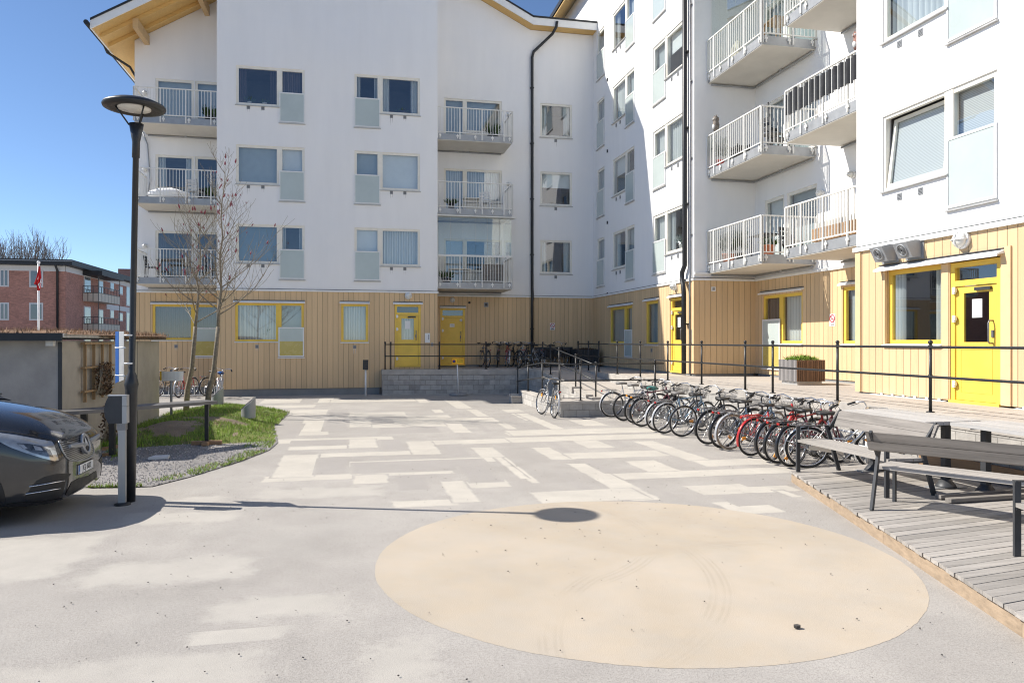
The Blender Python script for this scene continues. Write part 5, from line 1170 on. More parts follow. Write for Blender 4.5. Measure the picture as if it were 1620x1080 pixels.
ROW = [  # contact pixel of the rear wheel, heading (deg from +Y), options, label
    ((967.5, 660), 83, dict(frame='step', col='bikesilver', fend='bikesilver', sad='saddlegrey', rk='chrome', orange=False), 'silver bicycle with chrome carrier, farthest in the row beside the low wall'),
    ((987, 665.8), 80, dict(frame='diamond', col='bikesilver', bar='flat', fend=None, rk=None, fat=True, sad='saddlegrey', tail=None), 'silver mountain bicycle with fat black tyres and no mudguards'),
    ((1005, 670), 78, dict(frame='diamond', col='bikemaroon', bar='up', fend='bikeblack', tail='orange'), 'dark maroon bicycle with black mudguards, third in the row from the ramp'),
    ((1016, 675), 82, dict(frame='step', col='bikeblack', fend='bikeblack', tail='orange', extra='cover', bk='bikeblack', orange=False), 'black bicycle with a green cloth over its saddle'),
    ((1040, 682), 77, dict(frame='step', col='bikegrey', fend='bikesilver', bk='gunmetal', orange=False), 'grey bicycle with silver mudguards next to the one with green saddle cloth'),
    ((1051, 686), 80, dict(frame='diamond', col='bikeblue', fend='bikesilver', bar='flat', sad='saddlegrey', orange=False), 'slim blue bicycle with flat handlebar and silver mudguards in the middle of the row'),
    ((1079, 691), 84, dict(frame='step', col='bikeblack', fend=None, bk='gunmetal', rk=None, tail=None), 'black bicycle without mudguards in the middle of the row, rear wheel fully visible'),
    ((1120.5, 703), 79, dict(frame='step', col='bikeblack', fend='bikeblack', bk='gunmetal'), 'black bicycle with black mudguards and red tail reflector standing before the blue one'),
    ((1143, 709.5), 76, dict(frame='diamond', col='bikegrey', fend='bikeblack', bar='flat', rim='gunmetal'), 'dark grey bicycle squeezed in behind the blue one with beige tyres'),
    ((1154.5, 711.5), 82, dict(frame='step', col='bikeblue', fend='bikesilver', tyre='tyrebeige', sad='saddle', bk='gunmetal'), 'blue grey bicycle with beige tyres and silver mudguards'),
    ((1188.6, 721.5), 79, dict(frame='step', col='bikered', fend='bikered', bk='gunmetal', rk='bikered'), 'bright red bicycle with a red rear mudguard'),
    ((1219, 729.6), 76, dict(frame='diamond', col='bikeblack', fend='bikeblack', rk='bikeblack', bar='flat'), 'black bicycle just behind the red mudguard'),
    ((1231, 733.5), 80, dict(frame='diamond', col='bikereddark', fend='bikeblack', bar='up'), 'dull red framed bicycle with black mudguards near the deck'),
    ((1252, 739), 78, dict(frame='step', col='bikemaroon', fend='bikeblack', rk='bikeblack', sad='saddle', bar='up'), 'maroon bicycle with black mudguards beside the white one'),
    ((1276, 741), 108, dict(frame='step', col='bikewhite', fend='bikewhite', bk='gunmetal', gd='cream', sad='saddle'), 'white bicycle with white mudguards and a pale chain guard by the deck'),
]
MAT['bikereddark'] = M('dull_red_paint', (.25, .03, .03), .4, .2, var=.15)
MAT['tyrebeige'] = M('beige_tyre', (.25, .20, .15), .8, var=.15)
for (px, py), hd_, op, lb in ROW:
    p = onZ(px, py); bike(lb, (p.x, p.y, .006), hd_+random.uniform(-3, 3), random.uniform(2, 10), group='bicycles in the row along the terrace wall', **op)
p = onZ(873, 661.7)
bike('lone grey green bicycle seen from behind beside the low ramp wall', (5.30, 19.25, .005), -2, 7, 'step', 'bikegrey', 'up', 'bikesilver', True, None, 'saddle', group=None)
TB = [((5.52, 30.25), -4, dict(frame='diamond', col='bikegrey', bar='flat', fend='bikeblack'), 'thin grey bicycle with a flat handlebar nearest the shut yellow door'),
      ((6.35, 30.2), 5, dict(frame='step', col='bikered', fend='bikesilver', bk='bikeblack'), 'red bicycle with a black basket on the shaded terrace'),
      ((6.85, 30.2), -6, dict(frame='step', col='bikeblack', fend='bikeblack', sad='saddle'), 'black bicycle between the red and the white one on the shaded terrace'),
      ((5.95, 30.45), 12, dict(frame='step', col='bikeblack', fend='bikeblack', bk='bikeblack', sad='saddle'), 'black bicycle with a front basket between the thin grey and the red one'),
      ((7.15, 30.5), 20, dict(frame='diamond', col='bikeblack', fend='bikeblack', sad='saddle'), 'black diamond framed bicycle leaning close behind the white one'),
      ((7.62, 30.15), -38, dict(frame='step', col='bikewhite', fend='bikewhite', sad='saddle', extra=None), 'white bicycle turned sideways on the shaded terrace'),
      ((8.0, 30.2), 60, dict(frame='step', col='bikeblack', fend='bikeblack', extra='bags'), 'black bicycle loaded with dark pannier bags beneath the drainpipe')]
for (x, y), hd_, op, lb in TB: bike(lb, (x, y, TZ+.005), hd_, random.uniform(2, 6), orange=False, group='bicycles on the shaded terrace', **op)
BB = [((-6.95, 29.6), 25, dict(frame='step', col='bikeblack', fend='bikeblack', sad='saddle'), 'black bicycle half hidden by the shed corner'),
      ((-6.15, 29.2), 15, dict(frame='step', col='bikered', fend='bikesilver'), 'red and silver bicycle behind the grey sign stand'),
      ((-5.30, 29.9), 40, dict(frame='step', col='bikeblack', fend='bikeblack', bk='bikeblack'), 'black bicycle with a large black basket between the two bare trees'),
      ((-4.62, 28.1), -3, dict(frame='step', col='bikesilver', fend='bikesilver', extra='bluecover', rk='chrome'), 'silver bicycle with a bright blue saddle cover by the ochre corner')]
for (x, y), hd_, op, lb in BB: bike(lb, (x, y, .005), hd_, random.uniform(2, 6), orange=False, group='bicycles by the left corner of the block', **op)
# low rack of bent tube along the row
g = MB()
for z in (.32, .52): g.tube([(8.25, 10.6, z), (8.25, 18.9, z)], .022, 8)
for k in range(7): y = 10.7+k*1.36; g.tube([(8.25, y, 0), (8.25, y, .52)], .022, 8)
mesh_thing(g, 'bicycle_rack', 'alu', 'grey tubular bicycle rack behind the bicycle row along the terrace wall', 'rack')
g = MB()
for k in range(8): x = -7.2+k*.36; g.tube([(x, 30.0, .02), (x, 30.0, .34), (x+.1, 30.0, .38), (x+.18, 30.0, .34), (x+.18, 30.0, .02)], .012, 6)
g.box(-7.3, -4.5, 29.9, 30.1, .015, .05)
mesh_thing(g, 'bicycle_rack', 'alu', 'low galvanised bicycle rack by the left corner of the white block', 'rack')
# ================================================================== dark van
VX, VY = -3.20, 10.12
van = thing('parked_van', 'graphite grey van parked nose-in from the left, round star badge in its grille', 'van', (VX, VY, 0))
# half outline per station: x back from the nose, half width at belt, low z, top z at the middle, top z at the edge, crown inset
def lerp(a, b, t): return a+(b-a)*t
ST_ = [  # x, halfwidth(belt), zbottom, ztop_centre, ztop_edge, halfwidth at top
    (0.0, .52, .42, .70, .67, .48), (-.015, .68, .27, .85, .80, .60), (-.05, .78, .22, .955, .87, .64), (-.10, .84, .20, 1.01, .905, .68), (-.18, .895, .19, 1.09, .945, .72), (-.30, .935, .18, 1.16, 1.0, .75),
    (-.50, .958, .18, 1.24, 1.065, .77), (-.80, .965, .18, 1.31, 1.13, .79), (-1.0, .965, .18, 1.345, 1.165, .80), (-1.12, .965, .18, 1.37, 1.19, .80),
    (-1.40, .965, .18, 1.58, 1.42, .76), (-1.75, .965, .18, 1.75, 1.64, .74), (-2.1, .965, .18, 1.83, 1.76, .735), (-2.4, .965, .18, 1.885, 1.80, .735), (-3.4, .965, .18, 1.91, 1.82, .735), (-4.6, .965, .18, 1.89, 1.80, .735), (-5.0, .955, .22, 1.85, 1.76, .725), (-5.1, .93, .35, 1.74, 1.68, .71)]
def section(x, hw, zb, zt, ze, ht):
    hb = max(.70, min(zt-.22, .86)) if zt < 1.2 else .98
    hb = min(hb, ze-.05); zl = min(zb+.22, hb-.04)
    pts = [(0, zb), (hw*.80, zb), (hw*.95, zb+.05), (hw*.99, zl), (hw, (zl+hb)/2), (hw*.985, hb), (lerp(hw, ht, .45), lerp(hb, ze, .55)), (ht+.01, ze-.02), (ht-.07, lerp(ze, zt, .35)), (ht*.6, lerp(ze, zt, .8)), (0, zt)]
    L = [(x, -a, z) for a, z in pts]; Rr = [(x, a, z) for a, z in pts[-2:0:-1]]
    return L+Rr
g = MB(); vs = []; n = 0
for s_ in ST_: sec = section(*s_); n = len(sec); vs += [Vector((p[0]+VX, p[1]+VY, p[2])) for p in sec]
fs = [(i*n+k, i*n+(k+1) % n, (i+1)*n+(k+1) % n, (i+1)*n+k) for i in range(len(ST_)-1) for k in range(n)]+[tuple(range(n)), tuple(range(n*(len(ST_)-1), n*len(ST_)))[::-1]]
g.add(vs, fs, 0, True); body = g.build('body', 'vanpaint', van)
ss = body.modifiers.new('s', 'SUBSURF'); ss.levels = 2; ss.render_levels = 2
dg = bpy.context.evaluated_depsgraph_get(); ev = body.evaluated_get(dg); me = bpy.data.meshes.new_from_object(ev); body.modifiers.clear(); old = body.data; body.data = me
for p in me.polygons: p.use_smooth = True
# wheel arches are cut through by dark liners
bmv = bmesh.new(); bmv.from_mesh(me); bvh = BVHTree.FromBMesh(bmv)
OFF = Vector((VX, VY, 0))
def hit(px, py):
    r = Vector(ray(px, py)).normalized(); o_ = Vector((0, 0, CAMH))-OFF
    h = bvh.ray_cast(o_, r); return h[0], h[1]
def skin(name, poly, mat, off=.004, parent=None, mirror=True, n=22, th=None):
    """a panel lying on the body: its outline is surveyed in the photograph, found on the body surface and mirrored to the far side"""
    xs = [p[0] for p in poly]; ys = [p[1] for p in poly]
    bm = bmesh.new(); vv = [bm.verts.new((p[0], p[1], 0)) for p in poly]; bm.faces.new(vv)
    for ax, lo, hi in ((0, min(xs), max(xs)), (1, min(ys), max(ys))):
        for i in range(1, n):
            c = lo+(hi-lo)*i/n; co = (c, 0, 0) if ax == 0 else (0, c, 0); no = (1, 0, 0) if ax == 0 else (0, 1, 0)
            bmesh.ops.bisect_plane(bm, geom=bm.verts[:]+bm.edges[:]+bm.faces[:], plane_co=co, plane_no=no)
    ok = {}; last = None
    for v in bm.verts:
        h, nn = hit(v.co.x, v.co.y)
        if h is None: ok[v.index] = None; continue
        ok[v.index] = h+nn*off
    bm.verts.index_update(); vs = []; idx = {}
    for v in bm.verts:
        h, nn = hit(v.co.x, v.co.y)
        if h is not None: idx[v] = len(vs); vs.append(h+nn*off)
    fs = [[idx[v] for v in f.verts] for f in bm.faces if all(v in idx for v in f.verts)]
    bm.free(); outs = []
    for m in ((1, -1) if mirror else (1,)):
        g = MB(); g.add([Vector((p.x, p.y*m, p.z))+OFF for p in vs], fs, 0, True); outs.append(g.build(name, mat, parent or van))
    return outs
hl = [(-6, 684), (30, 689), (60, 694.5), (82, 698), (86, 705), (92.5, 727.5), (86, 729), (66, 724), (40, 716), (18, 708), (2, 700), (-6, 694)]
lens = skin('headlight', hl, 'headlamp', .004)
inner = [(26, 701), (47, 702.5), (66, 706), (79, 712), (84, 723), (70, 721), (50, 715), (36, 709)]
skin('lamp_housing', inner, 'headdark', .009, lens[0], False); skin('lamp_housing', [(28, 702.5), (37, 703.5), (44, 709), (39, 710.5)], 'headlamp', .013, lens[0], False); skin('lamp_housing', [(52, 704.5), (64, 708), (68, 713), (56, 712)], 'headlamp', .013, lens[0], False)
gr = [(92, 699), (104, 695), (122, 689.5), (137.5, 684.5), (141, 690), (145.5, 702), (148, 713), (146, 720), (138, 726), (124, 729), (110, 727.5), (104, 723), (97.5, 712)]
gm = bpy.data.materials.new('pin_grille'); gm.use_nodes = True; nt = gm.node_tree; b_ = nt.nodes['Principled BSDF']; tc = nd(nt, 'ShaderNodeTexCoord')
vo = nd(nt, 'ShaderNodeTexVoronoi'); vo.inputs['Scale'].default_value = 45; vo.inputs['Randomness'].default_value = 0; sp = nd(nt, 'ShaderNodeSeparateXYZ'); cb = nd(nt, 'ShaderNodeCombineXYZ')
nt.links.new(tc.outputs['Object'], sp.inputs[0]); nt.links.new(sp.outputs[1], cb.inputs[0]); nt.links.new(sp.outputs[2], cb.inputs[1]); nt.links.new(cb.outputs[0], vo.inputs['Vector'])
pin = ramp(nt, vo.outputs['Distance'], [(.24, 1.0), (.3, 0.0)]); nt.links.new(mixc(nt, pin, (.006, .006, .007), (.65, .65, .66)), b_.inputs['Base Color']); b_.inputs['Roughness'].default_value = .3; nt.links.new(pin, b_.inputs['Metallic'])
MAT['pingrille'] = gm
def V(x, y, z): return Vector((VX+x, VY+y, z))
def outward(y, z, off=0.0):                                          # point of the nose at (lateral y, height z)
    h = bvh.ray_cast(Vector((2, y, z)), Vector((-1, 0, 0)))
    return h[0]+OFF+h[1]*off, h[1]
grille = skin('grille', gr, 'pingrille', .006, None, False)[0]
skin('grille', [(q[0], q[1]) for q in gr], 'pingrille', .006, None, True)[0] if False else None
g = MB()
def rim_pts(poly, off):
    out = []
    for i in range(len(poly)):
        a, b = poly[i], poly[(i+1) % len(poly)]
        for t in (0, .33, .66):
            h, nn = hit(lerp(a[0], b[0], t), lerp(a[1], b[1], t))
            if h is not None: out.append(h+OFF+nn*off)
    return out
g.tube(rim_pts(gr[5:]+gr[:1], .006), .009, 6); g.build('grille_rim', 'silver', grille)
c, nn = outward(-.045, .79, .0); ax = Vector((.97, 0, .22)).normalized(); c = c-ax*.005
g = MB(); g.ring(c+ax*.03, ax, .112, .02, 40, 10); g.lathe([(.125, -.04), (.118, .01), (.10, .03)], c, 36, 0, ax)
st = g.build('star_badge', 'silver', grille); g = MB(); g.lathe([(.098, .03), (.098, .034)], c, 36, 0, ax); g.build('badge_disc', 'vanblack', st)
g = MB(); e1 = ax.orthogonal().normalized(); upv = (Vector((0, 0, 1))-ax*ax.z).normalized(); sdv = ax.cross(upv)
for k in range(3):
    a = R(90+120*k); dr = sdv*cos(a)+upv*sin(a); pd = sdv*cos(a+pi/2)+upv*sin(a+pi/2); cc_ = c+ax*.036
    g.add([cc_+pd*.02, cc_+dr*.10, cc_-pd*.02, cc_+ax*.02], [(0, 1, 3), (1, 2, 3), (2, 0, 3)])
g.build('star', 'silver', st)
for s in (-1, 1):
    g = MB(); P_ = [outward(s*(.10+.42*i/10), .79+.035*(i/10), .012)[0] for i in range(11)]
    g.tube(P_, [.036-.014*i/10 for i in range(11)], 8); g.build('grille_bar', 'silver', grille)
# number plate
g = MB(); pc_, _ = outward(0, .50, .0); py = -.0; x = pc_.x+.004
g.box(x, x+.008, VY-.28, VY+.24, .455, .565, 0); g.box(x+.0082, x+.0092, VY-.278, VY-.23, .457, .563, 1)
for a, b in ((.45, .455), (.565, .57)): g.box(x-.002, x+.011, VY-.285, VY+.245, a, b, 2)
stamp(g, 'JGJ 682', .098, (x+.0095, VY+.005, .51), (0, 1, 0), mi=2, depth=.001); stamp(g, 'S', .03, (x+.0098, VY-.254, .475), (0, 1, 0), mi=0, depth=.001)
g.build('number_plate', ['white', 'blue', 'vanblack'], van)
# bumper intakes and lip
ik = [(37, 789), (48, 772), (58, 760), (72, 753.5), (90, 749.5), (106, 748), (112, 749), (104, 760), (99, 780), (97, 785), (80, 790), (50, 792.5)]
it = skin('bumper_intake', ik, 'vanblack', .005)
for ln in (((46.5, 769), (100, 760)), ((41, 780.5), (94, 772))):
    g = MB(); pts = [hit(lerp(ln[0][0], ln[1][0], t/8), lerp(ln[0][1], ln[1][1], t/8)) for t in range(9)]; pts = [h+OFF+nn*.016 for h, nn in pts if h is not None]
    if len(pts) > 2: g.tube(pts, .007, 6); g.build('intake_trim', 'chrome', it[0])
skin('lower_grille', [(103, 782), (113, 762), (124, 756), (140, 752), (152, 744), (153, 754), (140, 764), (120, 776), (106, 784)], 'vanblack', .005, None, False)
for nm, pl_, mt in (('bumper_lip', [(10, 797), (36, 793.5), (66, 793), (98, 787), (100, 791), (66, 798), (20, 806), (12, 805)], 'vanblack'),):
    skin(nm, pl_, mt, .006)
for pl_ in ([(-6, 680.5), (20, 683), (50, 688.5), (92, 698.5), (92, 699.7), (50, 689.9), (20, 684.4), (-6, 681.7)], [(93, 698.6), (122, 689), (138.5, 683.4), (138.5, 684.3), (122, 690), (93, 699.6)]):
    skin('panel_gap', pl_, 'vanblack', .003, None, False, 14)
# glazing, wipers, pillars
def panel(name, pts, mat, off=.006, mirror=False):
    for m in ((1, -1) if mirror else (1,)):
        g = MB(); g.add([V(p[0], p[1]*m, p[2]) for p in pts], [tuple(range(len(pts)))]); g.build(name, mat, van)
wg = MAT['vanglass'] = M('van_glass', (.16, .19, .20), .04, .1, var=.05, coat=1.)
bm = bmesh.new()
def on_body_top(x, y):
    h = bvh.ray_cast(Vector((x, y, 4)), Vector((0, 0, -1))); return h[0].z if h[0] is not None else 1.2
g = MB(); nx_, ny_ = 10, 12; vs = []
for i in range(nx_+1):
    for j in range(ny_+1):
        x = lerp(-1.19, -1.92, i/nx_); hw = lerp(.74, .66, i/nx_); y = lerp(-hw, hw, j/ny_); vs.append(V(x, y, on_body_top(x, y)+.012))
g.add(vs, [(i*(ny_+1)+j, i*(ny_+1)+j+1, (i+1)*(ny_+1)+j+1, (i+1)*(ny_+1)+j) for i in range(nx_) for j in range(ny_)], 0, True); g.build('windscreen', 'vanglass', van)
g = MB(); vs = []
for i in range(3):
    for j in range(ny_+1): x = lerp(-1.05, -1.19, i/2); y = lerp(-.76, .76, j/ny_); vs.append(V(x, y, on_body_top(x, y)+.012))
g.add(vs, [(i*(ny_+1)+j, i*(ny_+1)+j+1, (i+1)*(ny_+1)+j+1, (i+1)*(ny_+1)+j) for i in range(2) for j in range(ny_)], 0, True); g.build('cowl', 'vanblack', van)
for y in (-.55, .15): g = MB(); g.tube([V(-1.08, y, on_body_top(-1.08, y)+.03), V(-1.2, y+.5, on_body_top(-1.2, min(.7, y+.5))+.04)], .012, 6); g.build('wiper', 'vanblack', van)
def side_glass(x0, x1, s):
    g = MB(); vs = []
    for i in range(5):
        for j in range(5):
            z = lerp(1.06, 1.66, j/4); x = lerp(x0, x1, i/4)-(z-1.06)*(.75 if i == 0 and x0 > -2 else .0)
            h = bvh.ray_cast(Vector((x, 3*s, z)), Vector((0, -s, 0))); y = (h[0].y if h[0] is not None else .85*s)+.006*s; vs.append(V(x, y, z))
    g.add(vs, [(i*5+j, i*5+j+1, (i+1)*5+j+1, (i+1)*5+j) for i in range(4) for j in range(4)], 0, True); g.build('side_window', 'vanglass', van)
for s in (-1, 1): side_glass(-1.55, -2.5, s); side_glass(-2.62, -3.7, s); side_glass(-3.8, -4.85, s)
for x in (-.93, -4.1):                                               # wheels stand in dark arches
    for s in (-1, 1):
        g = MB(); c = V(x, s*.868, .335); g.lathe([(.23, -.13), (.30, -.125), (.332, -.10), (.336, 0), (.332, .10), (.30, .125), (.23, .13)], c, 40, 0, (0, s, 0)); wq = g.build('wheel', 'rubber', van)
        g = MB(); g.lathe([(.23, .06), (.225, .115), (.20, .09), (.06, .11), (.01, .115)], c, 40, 0, (0, s, 0)); 
        for k in range(10): a = 2*pi*k/10; g.bar(c+Vector((.05*cos(a), s*.115, .05*sin(a))), c+Vector((.215*cos(a), s*.11, .215*sin(a))), .03, .02, 0, (0, 1, 0))
        g.build('rim', 'silver', wq)
        g = MB(); g.lathe([(.395, -.05), (.40, .0)], V(x, s*.965, .34), 40, 0, (0, s, 0)); vs2 = g.v; g2 = MB()
        ring = []
        for k in range(33):
            a = R(-8)+(pi+R(16))*k/32
            for rr in (.31, .415): ring.append(Vector((x+rr*cos(a), 0, .335+rr*sin(a))))
        vsx = []
        for q in ring:
            h = bvh.ray_cast(Vector((q.x, 3*s, q.z)), Vector((0, -s, 0))); yy = (h[0].y if h[0] is not None else .9*s); vsx.append(V(q.x, yy+.004*s, q.z))
        g2.add(vsx, [(2*k, 2*k+1, 2*k+3, 2*k+2) for k in range(32)]); g2.build('wheel_arch', 'vanblack', van)
for s in (-1, 1):
    g = MB(); g.ball(V(-1.62, s*1.08, 1.12), .12, 12, 8, 0, (.6, 1, .75)); g.bar(V(-1.62, s*.95, 1.05), V(-1.62, s*1.03, 1.08), .06, .05); g.build('wing_mirror', 'vanpaint', van)
bmv.free()
# ================================================================== planted island, trees, far things
ISL = [(-1.44, 15.78), (-1.57, 16.84), (-1.82, 18.73), (-1.75, 20.6), (-1.72, 22.3), (-2.13, 23.38), (-3.21, 24.7), (-4.3, 24.5), (-5.06, 23.2), (-5.06, 12.2), (-3.5, 11.42), (-2.74, 11.35), (-2.38, 12.02), (-1.84, 13.42), (-1.5, 14.7)]
sheet('gravel_ground', ISL, .012, 'gravel')
GRS = [(-1.5, 16.1), (-1.57, 16.84), (-1.82, 18.73), (-1.75, 20.6), (-1.72, 22.3), (-2.13, 23.3), (-3.21, 24.6), (-4.3, 24.4), (-5.05, 23.2), (-5.05, 15.7), (-4.0, 15.5), (-3.0, 15.9), (-2.3, 15.75)]
def inside(p, poly):
    c = False; n_ = len(poly)
    for i in range(n_):
        (x1, y1), (x2, y2) = poly[i], poly[i-1]
        if (y1 > p[1]) != (y2 > p[1]) and p[0] < (x2-x1)*(p[1]-y1)/(y2-y1)+x1: c = not c
    return c
def edist(p, poly):
    best = 9
    for i in range(len(poly)):
        a, b = Vector(poly[i-1]), Vector(poly[i]); d = b-a; t = max(0, min(1, (Vector(p)-a).dot(d)/d.length_squared)); best = min(best, (Vector(p)-a-d*t).length)
    return best
def mound(x, y):
    if not inside((x, y), GRS): return .0
    e = min(edist((x, y), GRS), max(.0, 1.6))
    s_ = min(1, e/1.3); s_ = s_*s_*(3-2*s_)
    return .02+.30*s_*(.6+.4*math.exp(-((x+3.9)**2+(y-18)**2)/6))
g = MB(); st_ = .1; ids = {}; vs = []; fs = []
xs_ = [-5.1+st_*i for i in range(37)]; ys_ = [15.3+st_*j for j in range(95)]
for i, x in enumerate(xs_):
    for j, y in enumerate(ys_):
        h = mound(x, y); ids[i, j] = len(vs); vs.append((x, y, h+(random.uniform(-.012, .015) if h > .05 else -.02 if h == 0 else 0)))
for i in range(len(xs_)-1):
    for j in range(len(ys_)-1):
        q = [ids[i, j], ids[i+1, j], ids[i+1, j+1], ids[i, j+1]]
        if sum(vs[k][2] > 0 for k in q) >= 2: fs.append(q)
from mathutils import noise as mnoise
def is_bare(x, y): return x < -2.3 and 16.1 < y < 18.3 and mnoise.noise(Vector((x*.9, y*.9, 3)))+.25*mnoise.noise(Vector((x*4, y*4, 1))) > -.06
g.add(vs, fs, 0, True); g.m = [1 if is_bare(sum(vs[k][0] for k in q)/4, sum(vs[k][1] for k in q)/4) else 0 for q in fs]; tag(g.build('lawn', ['turf', 'soil']), kind='structure')
from mathutils import noise as mnoise
g = MB(); cnt = 0
while cnt < 24000:
    x, y = random.uniform(-5.05, -1.4), random.uniform(15.4, 24.6)
    if not inside((x, y), GRS): continue
    nv = mnoise.noise(Vector((x*.9, y*.9, 3)))
    bare = is_bare(x, y)
    if bare and random.random() < .9: cnt += 1; continue
    if nv > .35 and random.random() < .6: continue
    cnt += 1; h = random.uniform(.03, .09)*(1.25 if nv < 0 else .9)*(.6 if bare else 1); a = random.random()*6.3
    d = Vector((cos(a), sin(a), 0))*.006; l = Vector((random.uniform(-.05, .05), random.uniform(-.05, .05), h)); p = Vector((x, y, mound(x, y)-.01)); g.add([p-d, p+d, p+l*.6+d*.5, p+l], [(0, 1, 2, 3)], 1 if random.random() < .16 else 0)
edge = [(-1.5, 16.0), (-1.5, 14.7), (-1.84, 13.42), (-2.38, 12.02), (-2.74, 11.35), (-3.5, 11.42)]
for i in range(len(edge)-1):
    a_, b_2 = Vector(edge[i]), Vector(edge[i+1])
    for _ in range(int((b_2-a_).length*430)):
        w_ = random.random()**1.5*.32*(1.6 if i == 0 else 1); q = a_.lerp(b_2, random.random()); q = q+Vector((-w_, w_*.15)); 
        if mnoise.noise(Vector((q.x*2, q.y*2, 0))) < -.12: continue
        h = random.uniform(.02, .08); a = random.random()*6.3; d = Vector((cos(a), sin(a), 0))*.006; p = Vector((q.x, q.y, .01)); l = Vector((random.uniform(-.04, .04), random.uniform(-.04, .04), h)); g.add([p-d, p+d, p+l], [(0, 1, 2)], 1 if random.random() < .2 else 0)
for _ in range(2400):                                                # weeds by the shed and the table feet
    x, y = random.uniform(-5.0, -4.0), random.uniform(13.6, 15.8); 
    if mnoise.noise(Vector((x*1.5, y*1.5, 7))) < .02: continue
    h = random.uniform(.05, .2); a = random.random()*6.3; d = Vector((cos(a), sin(a), 0))*.009; p = Vector((x, y, .01)); l = Vector((random.uniform(-.08, .08), random.uniform(-.08, .08), h)); g.add([p-d, p+d, p+l*.6+d*.6, p+l], [(0, 1, 2, 3)])
tag(g.build('grass', ['blade', 'straw']), kind='stuff')
g = MB()
for _ in range(5200):
    x, y = random.uniform(-5.0, -1.5), random.uniform(11.4, 16.2)
    if not inside((x, y), ISL) or mound(x, y) > .03: continue
    r = random.uniform(.008, .022); a = random.random()*6; g.add([(x+r*cos(a), y+r*sin(a), .011), (x+r*cos(a+2), y+r*sin(a+2), .011), (x+r*cos(a+4.1), y+r*sin(a+4.1), .011), (x, y, .012+r*.9)], [(0, 1, 3), (1, 2, 3), (2, 0, 3)])
tag(g.build('gravel', M('gravel_stones', (.33, .31, .295), .9, var=.3, vs=40, island=.45)), kind='stuff')
g = MB(); p = onZ(252, 725, .02); g.prism([(p.x-.16, p.y-.1, .02), (p.x+.16, p.y-.08, .02), (p.x+.14, p.y+.14, .02), (p.x-.1, p.y+.15, .02)], (0, 0, .04)); mesh_thing(g, 'stone_slab', 'whiteband', 'small pale flat slab lying on the grey gravel', 'slab')
g = MB()
for (a, b_2) in (((150, 713), (225, 700)), ((150, 722), (200, 716))):
    A_, B_ = onZ(*a, .03), onZ(*b_2, .03); g.bar(A_, B_, .06, .08)
mesh_thing(g, 'garden_edging', 'oldwood', 'weathered low timber edging around the weeds in front of the shed', 'edging')
for i, ((px, py), lb) in enumerate((((393, 668), 'short grey slanted-top bollard light in the grass nearest the paving'), ((344, 648), 'short grey slanted-top bollard light in the grass next to the tree trunks'))):
    p = onZ(px, py, .05); t = thing('bollard_light', lb, 'bollard light', (p.x, p.y, mound(p.x, p.y)+.02), (0, 0, R(12)), 'bollard lights in the grass'); g = MB(); r = .17; n_ = 24
    vs = [(r*cos(2*pi*k/n_), r*sin(2*pi*k/n_), 0) for k in range(n_)]+[(r*cos(2*pi*k/n_), r*sin(2*pi*k/n_), .36+.15*cos(2*pi*k/n_)) for k in range(n_)]
    g.add(vs, [(k, (k+1) % n_, n_+(k+1) % n_, n_+k) for k in range(n_)], 0, True); g.build('housing', 'ventgrey', t, local=True)
    g = MB(); q = .95; g.add([(x*q, y*q, z-.02) for x, y, z in vs[n_:]], [tuple(range(n_))]); g.build('lens', 'char', t, local=True); g = MB(); g.lathe([(.05, -.06), (.05, 0)], (0, 0, 0), 10); g.build('foot', 'char', t, local=True)
# ------------------------------------------------------------------ trees
def branchy(g, gb, p, d, L, r, lev, maxlev, rnd, up=.25, twigs=3):
    pts = [Vector(p)]; n_ = 4; dd = Vector(d)
    for i in range(n_):
        dd = (dd+Vector((rnd.uniform(-.16, .16), rnd.uniform(-.16, .16), rnd.uniform(-.05, .12)+up*.2))).normalized(); pts.append(pts[-1]+dd*L/n_)
    g[0 if lev <= 1 else 1].tube(pts, [max(.0035, r*(1-.6*i/n_)) for i in range(n_+1)], 6 if lev < 2 else 4, caps=False)
    if lev >= maxlev:
        if gb is not None and rnd.random() < .14: gb.append((pts[-1], dd))
        return
    for k in range(twigs):
        t = rnd.uniform(.3, 1.0) if k else 1.0; i = min(n_-1, int(t*n_)); q = pts[i].lerp(pts[i+1], t*n_-i); az = rnd.uniform(0, 2*pi)
        side = Vector((cos(az), sin(az), rnd.uniform(.0, .5))); nd_ = (dd*(1.0 if k == 0 else .55)+side*(.35 if k == 0 else .75)+Vector((0, 0, up))).normalized()
        branchy(g, gb, q, nd_, L*rnd.uniform(.55, .8), r*(.62 if k == 0 else .48), lev+1, maxlev, rnd, up, twigs)
